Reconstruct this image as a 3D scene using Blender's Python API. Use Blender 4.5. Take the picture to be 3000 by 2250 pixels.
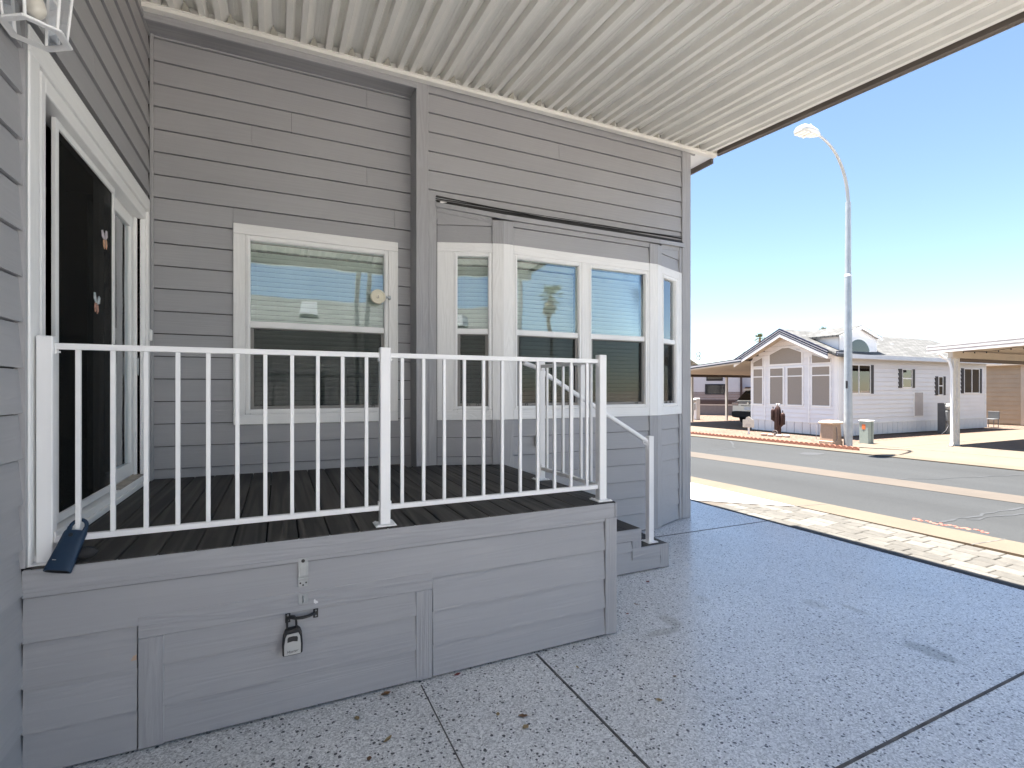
import bpy, math, random
from mathutils import Vector, Matrix
random.seed(7)
S = bpy.context.scene
for o in list(bpy.data.objects): bpy.data.objects.remove(o)
R = math.radians
COL = S.collection

# ---------------------------------------------------------------- camera, sky, sun, exposure
H = 1.5                                            # eye height above the patio
YAW = math.atan((1500 - 816) / 1476.0)             # optical axis turned from the porch's depth axis
cam_d = bpy.data.cameras.new('camera'); cam = bpy.data.objects.new('camera', cam_d); COL.objects.link(cam)
cam_d.sensor_width = 36.0; cam_d.lens = 36.0 * 1476 / 3000.0
cam_d.shift_y = 15 / 3000.0
cam_d.clip_start = 0.05; cam_d.clip_end = 6000
cam.location = (0, 0, H); cam.rotation_euler = (R(90), 0, -YAW)
S.camera = cam

SUN_S = Vector((0.085, -0.17, -1.0)).normalized()  # direction in which sunlight travels
world = bpy.data.worlds.new('World'); S.world = world; world.use_nodes = True
wn = world.node_tree; wn.nodes.clear()
sky = wn.nodes.new('ShaderNodeTexSky'); sky.sky_type = 'NISHITA'; sky.sun_disc = False
sky.sun_elevation = math.asin(-SUN_S.z); sky.sun_rotation = math.atan2(-SUN_S.x, -SUN_S.y)
sky.altitude = 300; sky.air_density = 1.0; sky.dust_density = 0.12; sky.ozone_density = 1.2
bg = wn.nodes.new('ShaderNodeBackground'); bg.inputs['Strength'].default_value = 0.05
wo = wn.nodes.new('ShaderNodeOutputWorld')
wn.links.new(sky.outputs[0], bg.inputs[0]); wn.links.new(bg.outputs[0], wo.inputs[0])
sd = bpy.data.lights.new('sun', 'SUN'); sd.energy = 5.0; sd.angle = R(0.55); sd.color = (1.0, 0.955, 0.89)
sun = bpy.data.objects.new('sun', sd); COL.objects.link(sun); sun.location = (-3, 6, 30)
sun.rotation_euler = SUN_S.to_track_quat('-Z', 'Y').to_euler()
S.view_settings.view_transform = 'Standard'; S.view_settings.look = 'None'
S.view_settings.gamma = 1.0; S.view_settings.use_curve_mapping = False
S.view_settings.exposure = 2.45
S.render.engine = 'CYCLES'
S.cycles.max_bounces = 10; S.cycles.diffuse_bounces = 6; S.cycles.glossy_bounces = 5
S.cycles.transmission_bounces = 6; S.cycles.transparent_max_bounces = 24
S.cycles.sample_clamp_indirect = 6.0

# ---------------------------------------------------------------- mesh helpers
class Frame:
    """a wall line in plan: s runs along it, o stands out of it, z is up"""
    def __init__(f, A, B):
        f.A = Vector(A); d = Vector(B) - f.A; f.L = d.length; f.d = d / f.L; f.n = Vector((f.d.y, -f.d.x))
    def P(f, s, o, z):
        q = f.A + f.d * s + f.n * o; return (q.x, q.y, z)
WORLD = Frame((0, 0), (1, 0))

class MB:
    def __init__(m): m.v = []; m.f = []; m.sm = []
    def add(m, vs, fs, smooth=False):
        b = len(m.v); m.v += [tuple(p) for p in vs]
        m.f += [tuple(i + b for i in q) for q in fs]; m.sm += [smooth] * len(fs); return m
    def hexa(m, c):                                # 8 corners: bottom ring 0-3, top ring 4-7
        return m.add(c, [(3, 2, 1, 0), (4, 5, 6, 7), (0, 1, 5, 4), (1, 2, 6, 5), (2, 3, 7, 6), (3, 0, 4, 7)])
    def box(m, x0, x1, y0, y1, z0, z1, ch=0.0, fn=None):
        fn = fn or (lambda a, b, c: (a, b, c))
        if ch <= 0:
            return m.hexa([fn(x, y, z) for z in (z0, z1) for x, y in ((x0, y0), (x1, y0), (x1, y1), (x0, y1))])
        ch = min(ch, (x1 - x0) * .45, (y1 - y0) * .45, (z1 - z0) * .45)
        X = (x0, x1); Y = (y0, y1); Z = (z0, z1); I = lambda a, k: a[k] + (ch if k == 0 else -ch)
        vs = []; idx = {}
        for i in (0, 1):
            for j in (0, 1):
                for k in (0, 1):
                    for ax, p in (('x', (X[i], I(Y, j), I(Z, k))), ('y', (I(X, i), Y[j], I(Z, k))), ('z', (I(X, i), I(Y, j), Z[k]))):
                        idx[(i, j, k, ax)] = len(vs); vs.append(fn(*p))
        fs = []
        g = lambda *a: idx[a]
        for i in (0, 1):
            q = [g(i, 0, 0, 'x'), g(i, 1, 0, 'x'), g(i, 1, 1, 'x'), g(i, 0, 1, 'x')]; fs.append(q if i else q[::-1])
            q = [g(0, i, 0, 'y'), g(0, i, 1, 'y'), g(1, i, 1, 'y'), g(1, i, 0, 'y')]; fs.append(q if i else q[::-1])
            q = [g(0, 0, i, 'z'), g(1, 0, i, 'z'), g(1, 1, i, 'z'), g(0, 1, i, 'z')]; fs.append(q if i else q[::-1])
        for a in (0, 1):
            for b in (0, 1):
                fl = (a == b)
                q = [g(a, b, 0, 'x'), g(a, b, 0, 'y'), g(a, b, 1, 'y'), g(a, b, 1, 'x')]; fs.append(q[::-1] if fl else q)
                q = [g(a, 0, b, 'x'), g(a, 1, b, 'x'), g(a, 1, b, 'z'), g(a, 0, b, 'z')]; fs.append(q if fl else q[::-1])
                q = [g(0, a, b, 'y'), g(0, a, b, 'z'), g(1, a, b, 'z'), g(1, a, b, 'y')]; fs.append(q if fl else q[::-1])
                for c in (0, 1):
                    q = [g(a, b, c, 'x'), g(a, b, c, 'y'), g(a, b, c, 'z')]; fs.append(q if (a + b + c) % 2 else q[::-1])
        return m.add(vs, fs)
    def fb(m, F, s0, s1, o0, o1, z0, z1, ch=0.0):   # box on a wall frame; o grows outwards
        return m.box(s0, s1, -o1, -o0, z0, z1, ch, lambda s, y, z: F.P(s, -y, z))
    def tube(m, pts, r, n=10, cap=True, r_end=None):
        pts = [Vector(p) for p in pts]; N = len(pts); rr = r if isinstance(r, (list, tuple)) else None
        ring = []; up = None
        for i, p in enumerate(pts):
            t = (pts[min(i + 1, N - 1)] - pts[max(i - 1, 0)]).normalized()
            if up is None:
                up = Vector((0, 0, 1)) if abs(t.z) < .9 else Vector((1, 0, 0))
            a = (up - t * up.dot(t)).normalized(); b = t.cross(a); up = a
            q = rr[i] if rr else (r if r_end is None else r + (r_end - r) * i / (N - 1))
            ring.append([p + (a * math.cos(2 * math.pi * k / n) + b * math.sin(2 * math.pi * k / n)) * q for k in range(n)])
        vs = [v for g in ring for v in g]
        fs = [(i * n + k, i * n + (k + 1) % n, (i + 1) * n + (k + 1) % n, (i + 1) * n + k) for i in range(N - 1) for k in range(n)]
        m.add(vs, fs, True)
        if cap: m.add(ring[0], [tuple(range(n))[::-1]]); m.add(ring[-1], [tuple(range(n))])
        return m
    def lathe(m, c, prof, n=24, axis='z', smooth=True):
        vs = []
        for r, h in prof:
            for k in range(n):
                a = 2 * math.pi * k / n; u = r * math.cos(a); w = r * math.sin(a)
                vs.append({'z': (c[0] + u, c[1] + w, c[2] + h), 'y': (c[0] + u, c[1] - h, c[2] + w), 'x': (c[0] + h, c[1] + u, c[2] + w)}[axis])
        fs = [(i * n + k, i * n + (k + 1) % n, (i + 1) * n + (k + 1) % n, (i + 1) * n + k) for i in range(len(prof) - 1) for k in range(n)]
        m.add(vs, fs, smooth)
        m.add(vs[:n], [tuple(range(n))[::-1]]); m.add(vs[-n:], [tuple(range(n))]); return m
    def prism(m, poly, d):                          # polygon of 3-D points swept along vector d
        n = len(poly); d = Vector(d); top = [Vector(p) + d for p in poly]
        return m.add([Vector(p) for p in poly] + top, [tuple(range(n))[::-1], tuple(range(n, 2 * n))] + [(i, (i + 1) % n, n + (i + 1) % n, n + i) for i in range(n)])
    def sheet(m, poly, z):
        return m.add([(x, y, z) for x, y in poly], [tuple(range(len(poly)))])

ORG = {}
def link(name, data, parent=None):
    o = bpy.data.objects.new(name, data); COL.objects.link(o)
    if parent is not None: o.parent = parent
    return o
def mesh_of(m, name, mat, org):
    me = bpy.data.meshes.new(name)
    me.from_pydata([(x - org[0], y - org[1], z - org[2]) for x, y, z in m.v], [], m.f)
    me.polygons.foreach_set('use_smooth', m.sm)
    if mat is not None: me.materials.append(mat)
    me.update(); return me
def obj(m, name, mat, parent=None, org=None):
    """link a mesh; a top-level one gets its origin at org, a child shares its parent's origin"""
    if parent is not None: org = ORG[parent.name]
    if org is None:
        xs = [p[0] for p in m.v]; ys = [p[1] for p in m.v]; zs = [p[2] for p in m.v]
        org = ((min(xs) + max(xs)) / 2, (min(ys) + max(ys)) / 2, min(zs))
    o = link(name, mesh_of(m, name, mat, org), parent)
    if parent is None: o.location = org
    ORG[o.name] = org; return o
def part_at(me, name, parent, loc):                 # a part that shares mesh data, placed at a world point
    o = link(name, me, parent); g = ORG[parent.name]
    o.location = (loc[0] - g[0], loc[1] - g[1], loc[2] - g[2]); ORG[o.name] = tuple(loc); return o
def thing(name, loc, label, cat, group=None):
    o = link(name, None); o.location = loc; ORG[o.name] = tuple(loc); return tag(o, label, cat, group)
def tag(o, label, cat, group=None):
    o['label'] = label; o['category'] = cat
    if group: o['group'] = group
    return o
def structure(m, name, mat, kind='structure', org=(0, 0, 0)):
    o = obj(m, name, mat, None, org); o['kind'] = kind; return o
def strokes(body, size, shear=0.0):                 # flat lettering as a mesh in the x-y plane
    cu = bpy.data.curves.new('lettering', 'FONT'); cu.body = body; cu.size = size; cu.shear = shear; cu.align_x = 'CENTER'; cu.align_y = 'CENTER'
    t = bpy.data.objects.new('lettering', cu); COL.objects.link(t)
    bpy.context.view_layer.update()
    me = bpy.data.meshes.new_from_object(t.evaluated_get(bpy.context.evaluated_depsgraph_get()))
    vs = [tuple(v.co) for v in me.vertices]; fs = [tuple(p.vertices) for p in me.polygons]
    bpy.data.objects.remove(t); bpy.data.curves.remove(cu); bpy.data.meshes.remove(me); return vs, fs

# ---------------------------------------------------------------- materials
def nodes(name):
    m = bpy.data.materials.new(name); m.use_nodes = True; nt = m.node_tree
    return m, nt, nt.nodes['Principled BSDF']
def N(nt, t, **kw):
    n = nt.nodes.new('ShaderNode' + t)
    for k, v in kw.items():
        if k in n.inputs: n.inputs[k].default_value = v
        else: setattr(n, k, v)
    return n
def coords(nt, scale=(1, 1, 1), rnd=False):
    tc = N(nt, 'TexCoord'); mp = N(nt, 'Mapping'); mp.inputs['Scale'].default_value = scale
    nt.links.new(tc.outputs['Object'], mp.inputs[0])
    if rnd:
        oi = N(nt, 'ObjectInfo'); mu = N(nt, 'Math', operation='MULTIPLY'); mu.inputs[1].default_value = 37.0
        nt.links.new(oi.outputs['Random'], mu.inputs[0]); nt.links.new(mu.outputs[0], mp.inputs['Location'])
    return mp.outputs[0]
def ramp(nt, src, stops):
    r = N(nt, 'ValToRGB'); e = r.color_ramp.elements
    e[0].position, e[0].color = stops[0][0], (*stops[0][1], 1); e[1].position, e[1].color = stops[-1][0], (*stops[-1][1], 1)
    for p, c in stops[1:-1]:
        k = e.new(p); k.color = (*c, 1)
    nt.links.new(src, r.inputs[0]); return r.outputs[0]
def mixc(nt, fac, a, b, mode='MIX'):
    m = N(nt, 'MixRGB', blend_type=mode)
    for i, x in enumerate((fac, a, b)):
        if isinstance(x, (int, float)): m.inputs[i].default_value = x
        elif isinstance(x, tuple): m.inputs[i].default_value = (*x, 1)
        else: nt.links.new(x, m.inputs[i])
    return m.outputs[0]
def bump(nt, bs, height, strength, dist=0.01):
    b = N(nt, 'Bump'); b.inputs['Strength'].default_value = strength; b.inputs['Distance'].default_value = dist
    nt.links.new(height, b.inputs['Height']); nt.links.new(b.outputs[0], bs.inputs['Normal'])
def sc(c, k): return tuple(min(1, x * k) for x in c)
def plain(name, col, rough=.5, metal=0.0, var=.06, scale=6.0, bmp=0.0, bscale=60.0, spec=.5):
    m, nt, bs = nodes(name); v = coords(nt)
    n = N(nt, 'TexNoise', Scale=scale, Detail=4.0); nt.links.new(v, n.inputs['Vector'])
    c = ramp(nt, n.outputs[0], [(.3, sc(col, 1 - var)), (.7, sc(col, 1 + var))]); nt.links.new(c, bs.inputs['Base Color'])
    bs.inputs['Roughness'].default_value = rough; bs.inputs['Metallic'].default_value = metal; bs.inputs['Specular IOR Level'].default_value = spec
    if bmp:
        n2 = N(nt, 'TexNoise', Scale=bscale, Detail=5.0); nt.links.new(v, n2.inputs['Vector']); bump(nt, bs, n2.outputs[0], bmp, .004)
    return m
def grain(name, col, axis, rough=.55, strength=.35, across=42.0, along=1.6, var=.07, streak=.05, dirt=0.0):
    """painted or composite boards with wood grain running along one axis"""
    m, nt, bs = nodes(name)
    s = [across] * 3; s['xyz'.index(axis)] = along
    v = coords(nt, s, True)
    n = N(nt, 'TexNoise', Scale=1.0, Detail=7.0, Roughness=.62, Distortion=1.4); nt.links.new(v, n.inputs['Vector'])
    v2 = coords(nt, [x * .16 for x in s], True)
    n2 = N(nt, 'TexNoise', Scale=1.0, Detail=2.0, Distortion=.5); nt.links.new(v2, n2.inputs['Vector'])
    w = N(nt, 'Math', operation='MULTIPLY'); w.inputs[1].default_value = 55.0; nt.links.new(n2.outputs[0], w.inputs[0])
    w2 = N(nt, 'Math', operation='SINE'); nt.links.new(w.outputs[0], w2.inputs[0])
    h = mixc(nt, .22, n.outputs[0], w2.outputs[0])
    v3 = coords(nt, (1.3, 1.3, 1.3), True)
    big = N(nt, 'TexNoise', Scale=1.2, Detail=3.0); nt.links.new(v3, big.inputs['Vector'])
    base = ramp(nt, big.outputs[0], [(.3, sc(col, 1 - var)), (.7, sc(col, 1 + var))])
    base = mixc(nt, 1.0, base, ramp(nt, h, [(.25, (1 - streak * 2,) * 3), (.75, (1 + streak,) * 3)]), 'MULTIPLY')
    oi = N(nt, 'ObjectInfo'); base = mixc(nt, 1.0, base, ramp(nt, oi.outputs['Random'], [(0, (1 - var * .8,) * 3), (1, (1 + var * .4,) * 3)]), 'MULTIPLY')
    nt.links.new(base, bs.inputs['Base Color']); bs.inputs['Roughness'].default_value = rough
    bump(nt, bs, h, strength, .006); return m
GREY = (.362, .362, .374)
M = {}
for ax in 'xyz':
    M['sid' + ax] = grain('grey_siding_' + ax, GREY, ax, .5, .16, across=70, along=2.6, var=.03, streak=.012)
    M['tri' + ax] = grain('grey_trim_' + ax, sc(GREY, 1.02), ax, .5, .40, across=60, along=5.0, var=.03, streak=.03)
    M['wht' + ax] = grain('white_trim_' + ax, (.85, .85, .84), ax, .5, .34, across=60, along=5.0, var=.02, streak=.012)
M['white'] = plain('white_powder_coat', (.86, .86, .86), .32, 0, .025, 3.0)
M['vinyl'] = plain('white_vinyl', (.86, .86, .85), .35, 0, .03, 4.0)
M['deck'] = grain('composite_deck', (.066, .060, .054), 'y', .72, .45, across=30, along=1.1, var=.16, streak=.22)
M['treadm'] = grain('composite_tread', (.066, .060, .054), 'y', .72, .45, across=30, along=1.1, var=.16, streak=.22)
M['pan'] = plain('almond_roof_pan', (.80, .785, .74), .42, 0, .06, 1.6, .05, 18)
M['panend'] = plain('stained_end_plug', (.42, .40, .34), .6, 0, .2, 9.0)
M['edge'] = plain('backlit_brown_edge', (.12, .10, .085), .5, 0, .12, 4.0)  # dark brown puts the backlit shade into the colour
M['edge2'] = plain('taupe_edge_beam', (.30, .27, .23), .5, 0, .1, 4.0)
M['dark'] = plain('black_gap', (.012, .012, .012), .7)
M['black'] = plain('black_plastic', (.015, .015, .016), .4)
M['blackm'] = plain('black_painted_metal', (.014, .014, .014), .35)
M['rubber'] = plain('black_rubber', (.02, .02, .022), .75)
M['zinc'] = plain('zinc_plated_steel', (.36, .38, .39), .42, .85, .1, 30)
M['silver'] = plain('silver_grey_plastic', (.52, .52, .50), .4, .2, .04)
M['blue'] = plain('navy_plastic', (.008, .030, .068), .5, 0, .1, 12)
M['cream'] = plain('cream_plastic', (.76, .71, .56), .45)
M['room'] = plain('dim_interior', (.06, .055, .05), .9)
M['screenfr'] = plain('grey_screen_frame', (.22, .21, .20), .5)
M['curtain'] = plain('pale_grey_curtain', (.33, .35, .36), .9)
M['slat'] = plain('white_blind_slat', (.62, .62, .59), .5)
M['sill'] = plain('weathered_sill', (.42, .37, .31), .7, 0, .2, 20)
M['soffit'] = grain('grey_soffit', sc(GREY, .9), 'x', .6, .12)

def glass_mat(name, tint=(.9, .95, .93), k=1.0, ior=1.5, gain=2.1):
    m = bpy.data.materials.new(name); m.use_nodes = True; nt = m.node_tree; nt.nodes.clear()
    out = N(nt, 'OutputMaterial'); t = N(nt, 'BsdfTransparent'); g = N(nt, 'BsdfGlossy'); mx = N(nt, 'MixShader')
    t.inputs[0].default_value = (*tint, 1); g.inputs['Roughness'].default_value = .004; g.inputs[0].default_value = (.95, .97, 1, 1)
    fr = N(nt, 'Fresnel', IOR=ior); mu = N(nt, 'Math', operation='MULTIPLY'); mu.use_clamp = True; mu.inputs[1].default_value = gain
    # large panes are never quite flat
    v = coords(nt, (1, 1, 1)); n = N(nt, 'TexNoise', Scale=2.6, Detail=1.0); nt.links.new(v, n.inputs['Vector'])
    b = N(nt, 'Bump'); b.inputs['Strength'].default_value = .035; b.inputs['Distance'].default_value = .05; nt.links.new(n.outputs[0], b.inputs['Height'])
    nt.links.new(b.outputs[0], g.inputs['Normal'])
    nt.links.new(fr.outputs[0], mu.inputs[0]); nt.links.new(mu.outputs[0], mx.inputs[0])
    nt.links.new(t.outputs[0], mx.inputs[1]); nt.links.new(g.outputs[0], mx.inputs[2]); nt.links.new(mx.outputs[0], out.inputs[0]); return m
M['glass'] = glass_mat('coated_window_glass', gain=2.9)
M['glassd'] = glass_mat('door_glass', gain=1.3)
M['glass2'] = glass_mat('clear_lantern_glass', (.97, .97, .97), gain=1.6)
def mesh_mat(name, col, opaque):
    m = bpy.data.materials.new(name); m.use_nodes = True; nt = m.node_tree; nt.nodes.clear()
    out = N(nt, 'OutputMaterial'); t = N(nt, 'BsdfTransparent'); g = N(nt, 'BsdfDiffuse'); mx = N(nt, 'MixShader')
    g.inputs[0].default_value = (*col, 1); mx.inputs[0].default_value = opaque
    nt.links.new(t.outputs[0], mx.inputs[1]); nt.links.new(g.outputs[0], mx.inputs[2]); nt.links.new(mx.outputs[0], out.inputs[0]); return m
M['bug'] = mesh_mat('insect_screen', (.035, .037, .035), .42)
M['bug2'] = mesh_mat('door_insect_screen', (.025, .024, .022), .62)
# ---------------------------------------------------------------- ground, patio, street
def ground_mat(name, c1, c2, scale, rough=.9, bm=.4, dist=.01, big=.15, c3=None):
    m, nt, bs = nodes(name); v = coords(nt)
    vo = N(nt, 'TexVoronoi', Scale=scale); nt.links.new(v, vo.inputs['Vector'])
    sp = N(nt, 'SeparateColor'); nt.links.new(vo.outputs['Color'], sp.inputs[0])
    st = [(0, c1), (1, c2)] if c3 is None else [(0, c1), (.6, c2), (1, c3)]
    c = ramp(nt, sp.outputs[0], st)
    n = N(nt, 'TexNoise', Scale=1.1, Detail=6.0); nt.links.new(v, n.inputs['Vector'])
    c = mixc(nt, 1.0, c, ramp(nt, n.outputs[0], [(.3, (1 - big,) * 3), (.7, (1 + big * .5,) * 3)]), 'MULTIPLY')
    nt.links.new(c, bs.inputs['Base Color']); bs.inputs['Roughness'].default_value = rough
    bump(nt, bs, vo.outputs['Distance'], bm, dist); return m
M['desert'] = ground_mat('tan_desert_ground', (.24, .18, .13), (.34, .26, .19), 28, c3=(.42, .34, .27))
M['gravel'] = ground_mat('pink_tan_gravel', (.085, .052, .036), (.14, .095, .067), 24, bm=.9, dist=.03, c3=(.23, .17, .125))
def asphalt():
    m, nt, bs = nodes('worn_asphalt'); v = coords(nt)
    n = N(nt, 'TexNoise', Scale=140.0, Detail=3.0); nt.links.new(v, n.inputs['Vector'])
    c = ramp(nt, n.outputs[0], [(.3, (.019, .0205, .021)), (.62, (.031, .0325, .033)), (.8, (.062, .062, .061))])
    v2 = coords(nt, (.5, .12, 1)); n2 = N(nt, 'TexNoise', Scale=2.0, Detail=5.0); nt.links.new(v2, n2.inputs['Vector'])
    c = mixc(nt, 1.0, c, ramp(nt, n2.outputs[0], [(.3, (.8,) * 3), (.7, (1.14,) * 3)]), 'MULTIPLY')
    nt.links.new(c, bs.inputs['Base Color']); bs.inputs['Roughness'].default_value = .85; bump(nt, bs, n.outputs[0], .5, .006); return m
M['asphalt'] = asphalt()
def concrete(name, col, var=.12):
    m, nt, bs = nodes(name); v = coords(nt)
    n = N(nt, 'TexNoise', Scale=1.7, Detail=8.0, Roughness=.65); nt.links.new(v, n.inputs['Vector'])
    c = ramp(nt, n.outputs[0], [(.3, sc(col, 1 - var)), (.7, sc(col, 1 + var * .6))])
    n2 = N(nt, 'TexNoise', Scale=160.0, Detail=3.0); nt.links.new(v, n2.inputs['Vector'])
    c = mixc(nt, 1.0, c, ramp(nt, n2.outputs[0], [(.3, (.88,) * 3), (.7, (1.06,) * 3)]), 'MULTIPLY')
    nt.links.new(c, bs.inputs['Base Color']); bs.inputs['Roughness'].default_value = .85; bump(nt, bs, n2.outputs[0], .25, .004); return m
M['curb'] = concrete('tan_concrete', (.118, .093, .065)); M['gutter'] = concrete('gutter_concrete', (.086, .070, .055))
M['drive'] = concrete('pale_driveway_concrete', (.140, .110, .078)); M['pad'] = concrete('white_concrete_pad', (.40, .385, .36), .06)
M['pale'] = concrete('pale_side_yard_concrete', (.78, .75, .70))
M['joint'] = plain('dark_strip', (.03, .032, .036), .8)

def epoxy():
    """chip-broadcast epoxy floor: pale grey flakes, sparse black ones, under a satin clear coat, with scuffs and stains"""
    m, nt, bs = nodes('flake_epoxy_floor'); v = coords(nt)
    jit = N(nt, 'TexNoise', Scale=70.0, Detail=2.0); nt.links.new(v, jit.inputs['Vector'])
    vj = N(nt, 'VectorMath', operation='MULTIPLY_ADD'); nt.links.new(jit.outputs['Color'], vj.inputs[0]); vj.inputs[1].default_value = (.012,) * 3; nt.links.new(v, vj.inputs[2])
    a = N(nt, 'TexVoronoi', Scale=150.0); nt.links.new(vj.outputs[0], a.inputs['Vector'])
    sa = N(nt, 'SeparateColor'); nt.links.new(a.outputs['Color'], sa.inputs[0])
    c = ramp(nt, sa.outputs[0], [(0, (.36, .36, .36)), (.3, (.56, .56, .55)), (.7, (.74, .74, .73)), (1, (.88, .875, .86))])
    for scale, thr, rad in ((70.0, .86, .38), (42.0, .93, .32)):
        b = N(nt, 'TexVoronoi', Scale=scale); nt.links.new(vj.outputs[0], b.inputs['Vector'])
        sb = N(nt, 'SeparateColor'); nt.links.new(b.outputs['Color'], sb.inputs[0])
        g1 = N(nt, 'Math', operation='GREATER_THAN'); g1.inputs[1].default_value = thr; nt.links.new(sb.outputs[1], g1.inputs[0])
        g2 = N(nt, 'Math', operation='LESS_THAN'); g2.inputs[1].default_value = rad; nt.links.new(b.outputs['Distance'], g2.inputs[0])
        g = N(nt, 'Math', operation='MULTIPLY'); nt.links.new(g1.outputs[0], g.inputs[0]); nt.links.new(g2.outputs[0], g.inputs[1])
        c = mixc(nt, g.outputs[0], c, (.05, .052, .06))
    n = N(nt, 'TexNoise', Scale=1.3, Detail=5.0); nt.links.new(v, n.inputs['Vector'])
    c = mixc(nt, 1.0, c, ramp(nt, n.outputs[0], [(.3, (.90,) * 3), (.7, (1.04,) * 3)]), 'MULTIPLY')
    wob = N(nt, 'TexNoise', Scale=9.0, Detail=4.0); nt.links.new(v, wob.inputs['Vector'])
    for (x, y), (rx, ry), dark in (((3.375, 1.61), (.075, .15), .60), ((3.40, 2.30), (.07, .10), .78), ((3.56, 2.14), (.035, .11), .76), ((2.14, 2.43), (.16, .04), .70), ((2.30, 2.52), (.06, .10), .74), ((2.75, 2.70), (.05, .06), .82)):
        mp = N(nt, 'Mapping'); mp.inputs['Location'].default_value = (-x / rx, -y / ry, 0); mp.inputs['Scale'].default_value = (1 / rx, 1 / ry, 0); nt.links.new(v, mp.inputs[0])
        ln = N(nt, 'VectorMath', operation='LENGTH'); nt.links.new(mp.outputs[0], ln.inputs[0])
        ad = N(nt, 'Math', operation='ADD'); nt.links.new(ln.outputs['Value'], ad.inputs[0]); nt.links.new(wob.outputs[0], ad.inputs[1])
        mr = N(nt, 'MapRange'); mr.inputs['From Min'].default_value = 1.15; mr.inputs['From Max'].default_value = 1.55; mr.inputs['To Min'].default_value = 1.0; mr.inputs['To Max'].default_value = 0.0
        nt.links.new(ad.outputs[0], mr.inputs['Value']); c = mixc(nt, mr.outputs[0], c, mixc(nt, 1.0, c, (dark, dark * .985, dark * .95), 'MULTIPLY'))
    nt.links.new(c, bs.inputs['Base Color'])
    bs.inputs['Roughness'].default_value = .38; bs.inputs['Specular IOR Level'].default_value = .5
    bs.inputs['Coat Weight'].default_value = .55; bs.inputs['Coat Roughness'].default_value = .22
    n3 = N(nt, 'TexNoise', Scale=90.0, Detail=3.0); nt.links.new(v, n3.inputs['Vector']); bump(nt, bs, n3.outputs[0], .22, .004)
    return m
M['epoxy'] = epoxy()
def stone_mat(name, a, b):
    m, nt, bs = nodes(name); v = coords(nt, (1, 1, 1), True)
    oi = N(nt, 'ObjectInfo'); c = ramp(nt, oi.outputs['Random'], [(0, a), (.5, sc(a, 1.15)), (1, b)])
    n = N(nt, 'TexNoise', Scale=14.0, Detail=6.0); nt.links.new(v, n.inputs['Vector'])
    c = mixc(nt, 1.0, c, ramp(nt, n.outputs[0], [(.3, (.8,) * 3), (.7, (1.1,) * 3)]), 'MULTIPLY')
    nt.links.new(c, bs.inputs['Base Color']); bs.inputs['Roughness'].default_value = .85; bump(nt, bs, n.outputs[0], .4, .006); return m
M['paver'] = stone_mat('cut_stone_paver', (.080, .074, .064), (.135, .126, .110))

structure(MB().sheet([(-260, -260), (330, -260), (330, 330), (-260, 330)], -.06), 'ground', M['desert'])
slab = structure(MB().box(-6, 5.045, -1.55, 12.0, -.12, 0.0), 'patio_slab', M['epoxy'])
# saw-cut joints in the patio floor, laid as thin recessed-looking strips
def strip(p, q, w, z0, z1):
    p = Vector(p); q = Vector(q); d = (q - p).normalized(); n = Vector((-d.y, d.x)) * w / 2; m = MB()
    return m.hexa([(a.x, a.y, z) for z in (z0, z1) for a in (p - n, q - n, q + n, p + n)])
M['cut'] = plain('dusty_saw_cut', (.10, .095, .09), .9, 0, .4, 14)
for p, q, w in (((3.0, 4.03), (5.04, 3.98), .012), ((1.325, 2.53), (1.34, -1.5), .012), ((0.655, 2.51), (0.67, 1.4), .005), ((1.34, 1.26), (5.04, 1.29), .014)):
    o = obj(strip(p, q, w, .0004, .0024), 'control_joint', M['cut'], slab)
obj(MB().box(5.045, 5.085, -1.55, 5.25, -.1, .004), 'edge_strip', M['joint'], slab)  # dark strip along the outer edge of the slab
# paver band between patio and kerb
pv = structure(MB().box(5.085, 6.02, -6, 5.2, -.12, -.012), 'paver_band', M['gutter'])
pm = {}
def paver_mesh(l, w):
    k = (round(l, 3), round(w, 3))
    if k not in pm: pm[k] = mesh_of(MB().box(-w / 2, w / 2, -l / 2, l / 2, -.02, 0, .006), 'paver', M['paver'], (0, 0, 0))
    return pm[k]
xx = 5.09; rows = []
for i, w in enumerate((.155, .155, .155, .155, .155, .15)):
    y = -.45 + (.13 if i % 2 else 0) + .04 * i
    while y < 5.3:
        l = random.choice((.15, .23, .31, .31)); yc = y + l / 2; xc = xx + w / 2
        if yc + l / 2 < 5.12 - (xc - 5.08) * .86:
            o = part_at(paver_mesh(l - .007, w - .007), 'paver', pv, (xc, yc, random.uniform(.0, .004)))
            o.rotation_euler = (random.uniform(-.006, .006), random.uniform(-.006, .006), random.uniform(-.012, .012))
        y += l
    xx += w
structure(MB().prism([(5.085, 5.16, -.1), (5.30, 4.97, -.1), (5.59, 4.68, -.1), (6.02, 4.33, -.1), (6.02, 14, -.1), (5.085, 14, -.1)], (0, 0, .1)), 'concrete_pad', M['pad'])
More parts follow.
